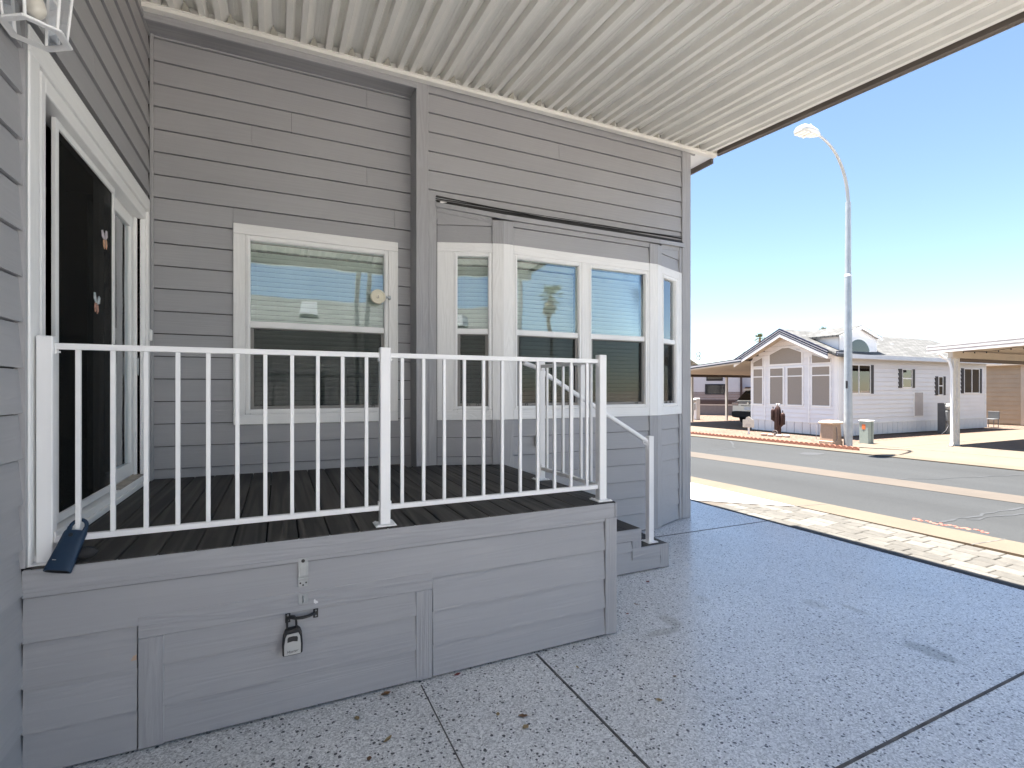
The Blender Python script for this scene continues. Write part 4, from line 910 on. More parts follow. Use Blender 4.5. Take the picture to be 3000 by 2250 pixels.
for s in (-1, 1):
    ye = YM + s * ((YS2 - YS1) / 2 + OV - .03); m.add([(XF - .54, YM, ZR - .16), (XF + .02, YM, ZR - .16), (XF + .02, ye, ZE - .075), (XF - .54, ye, ZE - .075)], [(0, 1, 2, 3)])
obj(m, 'gable_soffit', M['beige'], rf)
# dormer on the long side
dm = obj(MB().prism([(15.98, YS1 - .012, 2.45), (17.93, YS1 - .012, 2.45), (17.93, YS1 - .012, 3.22), (17.0, YS1 - .012, 3.50), (15.98, YS1 - .012, 3.22)], (0, 1.3, 0)), 'dormer', M['wsid'], wh)
Fd = Frame((15.98, YS1 - .012), (17.93, YS1 - .012)); lap(Fd, .0, 1.95, 2.45, 3.20, dm, M['wsid'], .148, .014)
m = MB()
for a, b in ((15.85, 17.0), (17.0, 18.05)):
    za, zb_ = (3.20, 3.56) if a < 16.5 else (3.56, 3.22)
    c = [(a, YS1 - .10, za), (b, YS1 - .10, zb_), (b, YM, zb_), (a, YM, za)]; m.add([(x, y, z) for x, y, z in c] + [(x, y, z - .06) for x, y, z in c], [(0, 1, 2, 3), (7, 6, 5, 4), (0, 1, 5, 4), (1, 2, 6, 5), (3, 0, 4, 7)])
obj(m, 'dormer_roof', M['shing'], dm)
for (a, za), (b, zb_) in (((15.85, 3.17), (17.0, 3.53)), ((17.0, 3.53), (18.05, 3.19))): obj(MB().hexa([(x, y, z - d) for d in (.10, .0) for x, y, z in ((a, YS1 - .125, za), (b, YS1 - .125, zb_), (b, YS1 - .10, zb_), (a, YS1 - .10, za))]), 'dormer_rake', M['wtrim'], dm)
arc = [(.0 + 16.93 + .56 * math.cos(t), 2.66 + .44 * math.sin(t)) for t in [k * math.pi / 16 for k in range(17)]]
fw_ = obj(MB().prism([(16.93 + (x - 16.93) * 1.09, YS1 - .028, 2.66 + (z - 2.66) * 1.10 - (.04 if z < 2.67 else 0)) for x, z in arc], (0, -.02, 0)), 'fan_window', M['wtrim'], wh); obj(MB().prism([(x, YS1 - .049, z) for x, z in arc], (0, -.004, 0)), 'glass_pane', M['pglass'], fw_); obj(MB().prism([(x, YS1 - .0485, z) for x, z in arc], (0, -.0002, 0)), 'dark_opening', M['room'], fw_)
obj(MB().box(19.0, 19.35, 10.75, 10.95, 2.98, 3.10).box(20.2, 20.3, 10.8, 10.9, 2.95, 3.15), 'roof_vent', M['wtrim'], rf)
obj(MB().fb(Fs, 15.6 - XF + .35, XB - XF, .0, .0, .0, .0) if False else MB().box(XF - .05, XF + .0, YS1 - .02, YS2, -.015, .012), 'edging_slab', M['curb'], wh)

# carport attached on its left, with a parked car
M['post'] = plain('pale_steel_post', (.60, .57, .52), .45); M['brown'] = plain('dark_brown_beam', (.075, .045, .03), .6); M['cpu'] = plain('beige_carport_pans', (.50, .43, .35), .6, 0, .06, 3)
cp = thing('carport', (19, 15.6, 0), 'beige carport with navy striped edge on the left of the white home', 'carport')
zc = lambda y: 2.55 - .069 * (y - 13.2)
def cslab(x0, x1, y0, y1, d0, d1, nm, mat): m = MB(); return obj(m.hexa([(x, y, zc(y) + d) for d in (d0, d1) for x, y in ((x0, y0), (x1, y0), (x1, y1), (x0, y1))]), nm, mat, cp)
pcs = mesh_of(MB().hexa([(x, y, zc(y) + d - zc(13.3)) for d in (-.05, -.02) for x, y in ((0, 13.3), (.27, 13.3), (.27, 18.0), (0, 18.0))]), 'roof_pan', M['cpu'], (0, 0, 0))
for k in range(30): part_at(pcs, 'roof_pan', cp, (15.42 + k * .285, 0, zc(13.3) + (.0)))
cslab(15.36, 24.0, 13.26, 18.05, -.018, .0, 'top_skin', M['cpu'])
for i, (a, b, mt) in enumerate(((.10, .13, 'navy'), (.05, .10, 'wtrim'), (.0, .05, 'navy'), (-.05, .0, 'beige'))): cslab(15.30 + .004 * i, 15.355, 13.2, 18.1, a - .06, b - .06, 'edge_stripe', M[mt])
obj(MB().box(15.4, 24, 17.84, 17.94, 2.07, 2.20), 'beam', M['brown'], cp)
for x in (15.9, 17.6, 19.83, 22.2): obj(MB().box(x - .045, x + .045, 17.85, 17.94, -.028, 2.07), 'post', M['post'], cp)

M['carp'] = plain('silver_car_paint', (.50, .51, .52), .28, .35, .02); M['carg'] = plain('black_car_glass', (.006, .006, .007), .08); M['tyre'] = plain('tyre', (.018, .018, .018), .85); M['lens'] = plain('smoked_tail_lamp', (.32, .25, .24), .2); M['plate'] = plain('licence_plate', (.62, .66, .74), .4); M['hub'] = plain('alloy_wheel', (.4, .4, .4), .3, .8)
car = thing('parked_car', (20, 14.95, 0), 'silver grey hatchback parked nose-in under the left carport', 'car')
CX, CY = 17.72, 14.92; W2 = .90                         # rear bumper plane and centre line; the car points away (+x)
def loft(secs, nm, mat, smooth=True):
    m = MB(); n = len(secs[0]); m.add([p for s_ in secs for p in s_], [(i * n + k, i * n + (k + 1) % n, (i + 1) * n + (k + 1) % n, (i + 1) * n + k) for i in range(len(secs) - 1) for k in range(n)], smooth)
    m.add(secs[0], [tuple(range(n))]); m.add(secs[-1], [tuple(range(n))[::-1]]); return obj(m, nm, mat, car)
def sec(x, w, z0, z1, p=.35):
    out = []
    for k in range(20):
        t = 2 * math.pi * k / 20; c, s = math.cos(t), math.sin(t); out.append((CX + x, CY + w * math.copysign(abs(c) ** p, c), (z0 + z1) / 2 + (z1 - z0) / 2 * math.copysign(abs(s) ** p, s)))
    return out
loft([sec(.05, .80, .42, .88), sec(.14, .86, .38, .98), sec(.5, .90, .34, 1.02), sec(1.6, .91, .30, 1.02), sec(3.1, .91, .30, 1.0), sec(3.9, .88, .32, .96), sec(4.45, .80, .36, .86), sec(4.6, .70, .42, .74)], 'body', M['carp'])
loft([sec(.00, .80, .33, .56), sec(.08, .88, .28, .58), sec(.30, .895, .26, .50), sec(.5, .9, .24, .42)], 'rear_bumper', M['tyre'])
loft([sec(.22, .70, .95, 1.03, .5), sec(.45, .72, .95, 1.28, .5), sec(.75, .70, .95, 1.49, .5), sec(1.6, .70, .95, 1.55, .5), sec(2.4, .70, .95, 1.50, .5), sec(3.2, .66, .95, 1.08, .5)], 'cabin', M['carp'])
m = MB(); m.add([(CX + .235, CY - .60, 1.04), (CX + .235, CY + .60, 1.04), (CX + .66, CY + .53, 1.40), (CX + .66, CY - .53, 1.40)], [(0, 1, 2, 3)])
sh = MB(); sh.hexa([(CX + .12, CY - .62, 1.04), (CX + .12, CY + .62, 1.04), (CX + .30, CY + .62, 1.03), (CX + .30, CY - .62, 1.03), (CX + .56, CY - .55, 1.43), (CX + .56, CY + .55, 1.43), (CX + .70, CY + .55, 1.40), (CX + .70, CY - .55, 1.40)]); obj(sh, 'rear_window', M['carg'], car)
obj(MB().box(CX + .44, CX + .80, CY - .56, CY + .56, 1.46, 1.50, .01), 'roof_spoiler', M['carp'], car)
for s in (-1, 1):
    obj(MB().box(CX + .03, CX + .26, CY + s * .66 - .17, CY + s * .66 + .17, .80, .93, .02), 'tail_lamp', M['lens'], car)
    for xw in (.85, 3.65):
        m = MB(); m.lathe((CX + xw, CY + s * .78, .33), [(.20, -.11), (.31, -.11), (.345, -.08), (.345, .08), (.31, .11), (.20, .11)], 24, 'y'); wo_ = obj(m, 'wheel', M['tyre'], car); m = MB(); m.lathe((CX + xw, CY + s * .78, .33), [(.20, -.10), (.20, .10)], 20, 'y'); obj(m, 'rim', M['hub'], wo_)
    obj(MB().box(CX + 1.0, CX + 2.9, CY + s * .70 - .012, CY + s * .70 + .012, 1.05, 1.36, .01), 'side_window', M['carg'], car)
    obj(MB().box(CX + .9, CX + 2.6, CY + s * .55 - .02, CY + s * .55 + .02, 1.56, 1.60, .008), 'roof_rail', M['tyre'], car)
obj(MB().box(CX + .012, CX + .05, CY - .17, CY + .17, .62, .76, .006), 'number_plate', M['plate'], car)
m = MB(); m.lathe((CX + .035, CY, .90), [(.055, -.012), (.055, .012)], 18, 'x'); obj(m, 'badge', M['hub'], car)
obj(MB().box(CX + .03, CX + .07, CY - .36, CY + .36, .795, .815, .004), 'boot_strip', M['tyre'], car)

# travel trailer and pale sheds further back on the left
M['tw'] = plain('white_trailer_side', (.58, .57, .59), .45, 0, .03); M['tb'] = plain('taupe_trailer_band', (.26, .21, .20), .5); M['tdb'] = plain('dark_brown_trailer_skirt', (.07, .045, .04), .5); M['tsk'] = plain('grey_trailer_skirting', (.20, .18, .175), .7)
tr = thing('travel_trailer', (24.5, 23, 0), 'white travel trailer with brown lower band beyond the left carport', 'trailer')
Ft = Frame((21.2, 24.2), (25.3, 20.0)); LT = Ft.L       # broadside to the viewer
bdy = obj(MB().fb(Ft, 0, LT, -2.3, .0, .55, 2.75, .03), 'body', M['tw'], tr)
z = 1.30
while z < 2.7: obj(MB().fb(Ft, .02, LT - .02, .0, .012, z, z + .085, .004), 'siding_board', M['tw'], bdy); z += .10
z = .86
while z < 1.28: obj(MB().fb(Ft, .02, LT - .02, .0, .012, z, z + .085, .004), 'siding_board', M['tb'], bdy); z += .10
so = obj(MB().fb(Ft, 1.75, 4.55, .014, .35, .55, 2.65, .02), 'slide_out', M['tw'], tr)
z = 1.30
while z < 2.6: obj(MB().fb(Ft, 1.80, 4.50, .35, .362, z, z + .085, .004), 'siding_board', M['tw'], so); z += .10
z = .86
while z < 1.28: obj(MB().fb(Ft, 1.80, 4.50, .35, .362, z, z + .085, .004), 'siding_board', M['tb'], so); z += .10
obj(MB().fb(Ft, 1.70, 4.60, .02, .40, .62, .86, .01), 'lower_trim', M['tdb'], tr)
for a in (1.72, 4.46): obj(MB().fb(Ft, a, a + .12, .30, .42, .86, 2.66), 'corner_trim', M['tdb'], tr)
for a, b, c, d in ((2.65, 3.55, 1.98, 2.42), (2.58, 3.68, 1.18, 1.80)):
    o = obj(MB().fb(Ft, a, b, .36, .385, c, d, .06), 'window', M['shut'], tr); obj(MB().fb(Ft, a + .06, b - .06, .385, .388, c + .06, d - .06, .03), 'glass_pane', M['carg'], o)
for a in (.3, 4.75): obj(MB().fb(Ft, a, a + .75, .02, .30, 1.55, 1.63), 'awning_arm', M['tdb'], tr)
obj(MB().fb(Ft, .05, LT - .05, -.06, -.02, -.02, .55), 'skirting', M['tsk'], tr); obj(MB().fb(Ft, 1.75, 4.55, .28, .32, -.02, .62), 'skirting', M['tsk'], tr)
wsd = thing('white_shed', (27.2, 19.5, 0), 'white lap-sided building behind the parked car', 'building')
Fw = Frame((25.0, 20.6), (29.6, 17.2)); bw = obj(MB().fb(Fw, 0, Fw.L, -2.5, .0, 0, 2.5), 'wall', M['tw'], wsd); lap(Fw, .0, Fw.L, .35, 2.5, bw, M['wtrim'], .21, .03)
obj(MB().fb(Fw, -.15, Fw.L + .1, -2.6, .18, 2.5, 2.62), 'roof', M['wtrim'], wsd)
m = MB(); m.tube([Fw.P(.15, .1, .1), Fw.P(.15, .1, 2.3)], .045, 8); obj(m, 'downpipe', M['wtrim'], wsd)

# utility pedestal in the far gravel
up = thing('utility_pedestal', (19.0, 19.0, 0), 'white utility pedestal with pipes standing by the left carport post', 'pedestal')
obj(MB().box(18.9, 19.16, 18.92, 19.12, -.03, 1.05, .02), 'cabinet', M['wtrim'], up); m = MB(); m.lathe((18.9, 19.05, .93), [(.10, -.14), (.11, -.06), (.11, 0)], 14, 'x'); obj(m, 'meter', M['silver'], up); obj(MB().box(18.82, 18.90, 18.98, 19.20, .45, .75, .01), 'breaker_box', M['silver'], up)
m = MB(); m.tube([(18.86, 19.2, .5), (18.8, 19.25, .2), (18.8, 19.25, -.02)], .02, 6); obj(m, 'pipe', M['shut'], up)

# ---------------------------------------------------------------- street furniture in front of the white home
M['galv'] = plain('galvanised_steel', (.42, .45, .47), .5, .35, .12, 5.0)
lamp = thing('street_lamp', (13.6, 8.31, 0), 'tall grey street lamp with curved arm beside the tan utility box', 'street lamp')
m = MB(); m.tube([(13.6, 8.31, -.03), (13.6, 8.31, 2.2), (13.6, 8.31, 4.48)], [.100, .093, .080], 20); obj(m, 'pole', M['galv'], lamp)
m = MB(); m.tube([(13.6, 8.31, 4.48), (13.6, 8.31, 6.42)], [.072, .062], 20); obj(m, 'pole', M['galv'], lamp)
m = MB(); m.lathe((13.6, 8.31, 4.46), [(.083, 0), (.084, .05), (.074, .055)], 20); obj(m, 'joint_collar', M['wtrim'], lamp)
arm = []
for k in range(15):
    t = k / 14; u = 1 - t; P = [Vector((13.6, 8.31, 6.35)), Vector((13.6, 8.31, 7.05)), Vector((13.05, 8.20, 7.72)), Vector((11.95, 8.05, 7.74))]
    arm.append(P[0] * u ** 3 + P[1] * 3 * u * u * t + P[2] * 3 * u * t * t + P[3] * t ** 3)
m = MB(); m.tube(arm, .045, 12, True, .028); obj(m, 'arm', M['galv'], lamp)
M['lamph'] = plain('pale_lamp_head', (.62, .63, .62), .35, .1); M['lens2'] = plain('ribbed_lamp_lens', (.72, .72, .70), .25)
m = MB()
rows_ = []
for x, hw_, zt2, zb2 in ((12.02, .05, 7.79, 7.70), (11.88, .12, 7.83, 7.69), (11.62, .17, 7.86, 7.68), (11.38, .165, 7.84, 7.665), (11.26, .11, 7.78, 7.66)):
    rows_.append([(x, 8.05 + hw_ * a, zb2 + (zt2 - zb2) * b) for a, b in ((-1, 0), (-1, .35), (-.6, .9), (0, 1), (.6, .9), (1, .35), (1, 0), (0, -.05))])
m.add([p for r_ in rows_ for p in r_], [(i * 8 + k, i * 8 + (k + 1) % 8, (i + 1) * 8 + (k + 1) % 8, (i + 1) * 8 + k) for i in range(4) for k in range(8)], True); m.add(rows_[0], [tuple(range(8))]); m.add(rows_[-1], [tuple(range(8))[::-1]])
obj(m, 'lamp_head', M['lamph'], lamp)
for x0 in (11.30, 11.42, 11.55): obj(MB().box(x0, x0 + .10, 7.92, 8.18, 7.625, 7.655, .008), 'lens', M['lens2'], lamp)
m = MB(); m.lathe((11.72, 8.05, 7.86), [(.03, 0), (.03, .06), (.02, .07)], 10); obj(m, 'photocell', M['galv'], lamp)
obj(MB().box(13.49, 13.505, 8.26, 8.31, 1.52, 1.72, .003), 'lamp_tag', M['shut'], lamp)

M['tanbox'] = plain('tan_moulded_plastic', (.42, .29, .20), .65, 0, .08, 30, .5, 70); M['tanlid'] = plain('tan_moulded_lid', (.60, .47, .35), .55)
ub = thing('utility_box', (13.30, 8.60, 0), 'tan moulded utility box with lid left of the street lamp', 'utility box')
m = MB(); c0, c1 = (13.34, 8.62), .0
m.hexa([(13.16, 8.43, -.03), (13.16, 8.80, -.03), (13.55, 8.80, -.03), (13.55, 8.43, -.03), (13.20, 8.46, .58), (13.20, 8.78, .58), (13.52, 8.78, .58), (13.52, 8.46, .58)]); obj(m, 'cabinet', M['tanbox'], ub)
obj(MB().box(13.14, 13.57, 8.41, 8.82, .575, .64, .02).box(13.20, 13.51, 8.47, 8.76, .64, .665, .012), 'lid', M['tanlid'], ub); obj(MB().box(13.15, 13.56, 8.42, 8.81, -.03, .13, .012), 'base', M['tanbox'], ub)
m = MB(); m.tube([(13.30, 8.428, .50), (13.32, 8.428, .36), (13.325, 8.42, .22), (13.28, 8.415, .15)], .008, 6); obj(m, 'strap', M['tsk'], ub)
M['grn'] = plain('pale_green_metal', (.30, .35, .31), .5, 0, .08, 12); M['orange'] = plain('orange_sticker', (.70, .17, .05), .6, 0, .2, 30)
gb = thing('cable_pedestal', (14.92, 8.62, 0), 'short pale green cable pedestal with orange sticker right of the lamp', 'pedestal')
obj(MB().box(14.80, 15.05, 8.50, 8.74, -.03, .60, .006), 'cabinet', M['grn'], gb); obj(MB().box(14.785, 15.065, 8.485, 8.755, .60, .628, .008), 'lid', M['wtrim'], gb)
obj(MB().box(14.796, 14.7995, 8.575, 8.665, .38, .52), 'sticker', M['orange'], gb); obj(MB().box(14.797, 14.7998, 8.613, 8.622, .30, .38), 'sticker_mark', M['shut'], gb); obj(MB().box(14.955, 14.970, 8.494, 8.4995, .0, .58), 'door_gap', M['shut'], gb)

M['rust'] = plain('dark_rusted_steel', (.045, .018, .013), .5, .3, .3, 12)
ct = thing('cactus_sculpture', (14.6, 11.15, 0), 'dark rusty metal saguaro cactus sculpture in the gravel bed', 'sculpture')
CXc, CYc = 14.62, 11.15
def column(cx, cy, z0, z1, r, nm, ribs=9):
    m = MB(); n = ribs * 4; prof_ = [(.92, 0), (1, .05), (1, .72), (.93, .86), (.72, .95), (.35, 1.0)]
    vs = []
    for f_, h in prof_:
        for k in range(n): a = 2 * math.pi * k / n; rr = r * f_ * (1 + .10 * math.cos(ribs * a)); vs.append((cx + rr * math.cos(a), cy + rr * math.sin(a), z0 + (z1 - z0) * h))
    m.add(vs, [(i * n + k, i * n + (k + 1) % n, (i + 1) * n + (k + 1) % n, (i + 1) * n + k) for i in range(5) for k in range(n)], True); m.add(vs[-n:], [tuple(range(n))]); return obj(m, nm, M['rust'], ct)
dv_ = Vector((.35, -.936)) * .155                       # sideways as the street sees it
column(CXc, CYc, -.02, .95, .095, 'trunk')
a_ = Vector((CXc, CYc)) - dv_ * .9; column(a_.x, a_.y, .50, .86, .06, 'arm'); b_ = Vector((CXc, CYc)) + dv_ * .95; column(b_.x, b_.y, .36, .74, .068, 'arm')
m = MB(); m.tube([(CXc, CYc, .47), ((CXc + a_.x) / 2, (CYc + a_.y) / 2, .47), (a_.x, a_.y, .53)], .05, 10); obj(m, 'arm_elbow', M['rust'], ct); m = MB(); m.tube([(CXc, CYc, .30), ((CXc + b_.x) / 2, (CYc + b_.y) / 2, .32), (b_.x, b_.y, .40)], .055, 10); obj(m, 'arm_elbow', M['rust'], ct)
for p, z0 in ((Vector((CXc, CYc)), .95), (a_, .86), (b_, .74)): m = MB(); m.tube([(p.x, p.y, z0 - .01), (p.x, p.y, z0 + .05)], .014, 6); m.lathe((p.x, p.y, z0 + .045), [(.012, 0), (.024, .015), (.012, .03)], 8); obj(m, 'flower_bud', M['rust'], ct)
m = MB()
for k in range(5): m.tube([(CXc, CYc, .96), (CXc + .06 * math.cos(k * 1.3), CYc + .06 * math.sin(k * 1.3), 1.04)], .007, 5)
obj(m, 'bloom', M['wtrim'], ct)
ww = thing('wagon_wheel', (14.47, 11.13, 0), 'small dark wagon wheel leaning on the foot of the cactus sculpture', 'ornament')
m = MB(); q = [(14.47, 11.13 + .095 * math.cos(t), .085 + .095 * math.sin(t)) for t in [k * math.pi / 12 for k in range(25)]]; m.tube(q, .009, 6); obj(m, 'rim', M['tsk'], ww)
for k in range(4): t = k * math.pi / 4; m = MB(); m.tube([(14.47, 11.13 + .09 * math.cos(t), .085 + .09 * math.sin(t)), (14.47, 11.13 - .09 * math.cos(t), .085 - .09 * math.sin(t))], .006, 5); obj(m, 'spoke', M['tsk'], ww)
M['rock'] = stone_mat('garden_rock', (.34, .22, .17), (.55, .46, .40))
rk = [('pale rock at the left of the cactus foot', 14.36, 11.45), ('reddish rock in front of the wagon wheel', 14.34, 11.18), ('pale rock right of the wagon wheel', 14.40, 10.92), ('rock furthest right in the cactus rock ring', 14.52, 10.76)]
for i, (lbl, x, y) in enumerate(rk):
    m = MB(); vs = []; n = 10
    for f_, h in ((.7, -.02), (1, .02), (.8, .055), (.35, .07)):
        for k in range(n): a = 2 * math.pi * k / n; r_ = .09 * f_ * (1 + .25 * math.sin(3 * a + i)); vs.append((x + r_ * .8 * math.cos(a), y + r_ * 1.2 * math.sin(a), h))
    m.add(vs, [(j * n + k, j * n + (k + 1) % n, (j + 1) * n + (k + 1) % n, (j + 1) * n + k) for j in range(3) for k in range(n)], True); m.add(vs[-n:], [tuple(range(n))]); o = obj(m, 'garden_rock', M['rock']); tag(o, lbl, 'rock', 'rocks round the cactus sculpture')
sg = thing('number_sign', (14.5, 12.16, 0), 'cream arched address sign on a short post left of the cactus', 'sign')
Fg = Frame((14.42, 12.32), (14.56, 11.99)); m = MB(); pts_ = [(0, .20), (.36, .20), (.36, .46), (.27, .47)] + [(.18 + .085 * math.cos(t), .48 + .085 * math.sin(t)) for t in [.2 + k * 2.74 / 8 for k in range(9)]] + [(.09, .47), (0, .46)]
v_ = Vector(Fg.P(0, 1, 0)) - Vector(Fg.P(0, 0, 0)); obj(m.prism([Fg.P(s, 0, z) for s, z in pts_], v_ * .03), 'board', M['cream2'] if 'cream2' in M else plain('cream_sign', (.62, .57, .48), .6), sg); obj(MB().fb(Fg, .155, .215, -.02, .0, -.03, .25), 'post', M['wtrim'], sg)
m = MB(); m.fb(Fg, .10, .26, .0301, .032, .30, .315).fb(Fg, .08, .28, .0301, .032, .27, .28); m.lathe(Fg.P(.18, .031, .42), [(.03, 0), (.03, .002)], 12, 'x'); obj(m, 'sign_mark', M['panel'], sg)
sp = thing('yard_hook', (14.75, 10.0, 0), 'thin metal garden hook standing in the gravel before the skirting', 'garden hook')
m = MB(); m.tube([(14.75, 9.95, -.03), (14.75, 9.95, .44), (14.70, 10.15, .44), (14.70, 10.18, .46)], .006, 6); obj(m, 'rod', M['tsk'], sp)
# scalloped edging along the gravel bed
M['terra'] = plain('terracotta_edging', (.30, .13, .085), .85, 0, .12, 20)
ed = thing('scalloped_edging', (12.78, 10.3, 0), 'row of scalloped terracotta edging along the gravel bed', 'edging')
pr_ = [(-.065, -.03), (.065, -.03), (.065, .035)] + [(.06 * math.cos(t), .04 + .035 * math.sin(t)) for t in [k * math.pi / 6 for k in range(1, 6)]] + [(-.065, .035)]
sc_me = mesh_of(MB().prism([(0, s, z) for s, z in pr_], (.05, 0, 0)), 'edging_block', M['terra'], (0, 0, 0))
k = 0; y = 7.75
while y < 13.3: part_at(sc_me, 'edging_block', ed, (12.98 - (y - 7.73) * .078, y, 0)); y += .135

# meter pedestal against the long side of the white home
M['slate'] = plain('slate_grey_cabinet', (.13, .135, .14), .55, 0, .1, 8)
mp_ = thing('meter_pedestal', (20.8, 9.5, 0), 'slate grey electric meter pedestal beside the white wall', 'pedestal')
obj(MB().box(20.62, 20.92, 9.36, 9.60, -.03, 1.02, .01), 'cabinet', M['slate'], mp_); obj(MB().box(20.58, 20.88, 9.28, 9.36, .42, .76, .01), 'breaker_box', M['panel2'] if 'panel2' in M else plain('grey_breaker_box', (.19, .20, .21), .5), mp_)
m = MB(); m.lathe((20.72, 9.28, .90), [(.11, -.08), (.12, -.05), (.11, .04), (.06, .07)], 18, 'y'); obj(m, 'meter', M['silver'], mp_)
for k in range(2): m = MB(); m.tube([(20.60 - .03 * k, 9.32, .40), (20.55, 9.25, .25), (20.38 - .05 * k, 9.22, .10), (20.2 - .1 * k, 9.24, -.01)], .016, 7); obj(m, 'cable', M['shut'], mp_)

# right-hand carport with white gutter
cr = thing('carport', (19.5, 5.4, 0), 'right-hand carport with ribbed white gutter edge and scrolled post', 'carport')
zq = lambda y: 2.62 - .037 * (y - 7.73)
for i, (a, b, t, mt) in enumerate(((-.145, -.095, .075, 'wtrim'), (-.095, -.05, .045, 'panel'), (-.05, -.005, .070, 'wtrim'), (-.005, .035, .045, 'panel'), (.035, .07, .065, 'wtrim'))):
    obj(MB().hexa([(x, y, zq(y) + d) for d in (a, b) for x, y in ((16.25 - t, 2.0), (16.25, 2.0), (16.25, 7.78), (16.25 - t, 7.78))]), 'gutter_rib', M[mt], cr)
for k in range(30): obj(MB().hexa([(x, y, zq(y) + d) for d in (-.10, -.07) for x, y in ((16.26 + k * .29, 2.0), (16.53 + k * .29, 2.0), (16.53 + k * .29, 7.74), (16.26 + k * .29, 7.74))]), 'roof_pan', M['cpu'], cr)
obj(MB().hexa([(x, y, zq(y) + d) for d in (-.068, -.05) for x, y in ((16.25, 2.0), (25, 2.0), (25, 7.77), (16.25, 7.77))]), 'top_skin', M['wtrim'], cr)
obj(MB().box(16.2, 25, 7.20, 7.30, 2.33, 2.50), 'beam', M['cpu'], cr); obj(MB().box(16.62, 25, 7.215, 7.285, 2.235, 2.325), 'roller_shade', M['brown'], cr)
for x, y in ((16.34, 7.25), (16.56, 7.25)): obj(MB().box(x - .035, x + .035, y - .035, y + .035, -.016, 2.33), 'post', M['post'], cr)
m = MB(); 
for k in range(11):
    z0 = .15 + k * .19; s_ = 1 if k % 2 else -1; m.tube([(16.38, 7.225, z0), (16.45 + .03 * s_, 7.225, z0 + .06), (16.45 - .03 * s_, 7.225, z0 + .13), (16.52, 7.225, z0 + .19)], .010, 6)
obj(m, 'scroll_panel', M['post'], cr)
m = MB(); m.tube([(16.05, 7.45, 2.45), (16.15, 7.40, 2.36), (16.26, 7.30, 2.25), (16.27, 7.25, 2.0), (16.27, 7.25, .12), (16.20, 7.22, .02), (16.02, 7.18, .0)], .034, 8); obj(m, 'downpipe', M['wtrim'], cr)
obj(MB().box(24.9, 25, 2.1, 2.2, -.016, 2.33).box(16.3, 16.4, 2.1, 2.2, -.016, 2.5), 'post', M['post'], cr)
q = []
for k in range(40): t = k / 39; q.append((16.50 + 1.2 * t * .2, 7.1 - 4.6 * t, zq(7.1 - 4.6 * t) - .14 - .05 * abs(math.sin(t * 14))))
sl = thing('string_lights', (16.6, 5, 2.4), 'dark string of lights drooping under the right carport edge', 'string lights'); m = MB(); m.tube(q, .006, 5); obj(m, 'wire', M['shut'], sl)
m = MB()
for p in q[::2]: m.lathe((p[0], p[1], p[2] - .045), [(.008, 0), (.016, .012), (.010, .035)], 6)
obj(m, 'bulb', M['shut'], sl)

# tan building at the right
M['tan'] = plain('tan_lap_siding', (.44, .34, .23), .6, 0, .05, 2)
tb = thing('tan_building', (29, 9.2, 0), 'tan lap-sided building beyond the right end of the white home', 'building')
Fb = Frame((27.3, 11.6), (28.3, 9.95)); bw = obj(MB().box(28.0, 34, 6.0, 11.6, 0, 2.5), 'wall', M['tan'], tb); lap(Frame((28.0, 11.6), (28.0, 6.0)), 0, 5.6, .05, 2.45, bw, M['tan'], .19, .03)
obj(MB().box(27.96, 28.0, 9.98, 10.10, 0, 2.5), 'corner_trim', M['beige'], tb); obj(MB().box(27.7, 34, 5.8, 11.8, 2.5, 2.62), 'roof', M['beige'], tb)
lc = thing('garden_chair', (25.6, 10.1, 0), 'small dark metal chair at the far corner of the white home', 'chair')
obj(MB().box(25.4, 25.8, 9.95, 10.3, .30, .33, .006), 'seat', M['slate'], lc)
for x in (25.42, 25.77):
    for y in (9.97, 10.27): m = MB(); m.tube([(x, y, -.02), (x, y, .31)], .012, 6); obj(m, 'leg', M['slate'], lc)
obj(MB().box(25.8, 25.83, 9.95, 10.3, .33, .62, .005), 'backrest', M['slate'], lc)

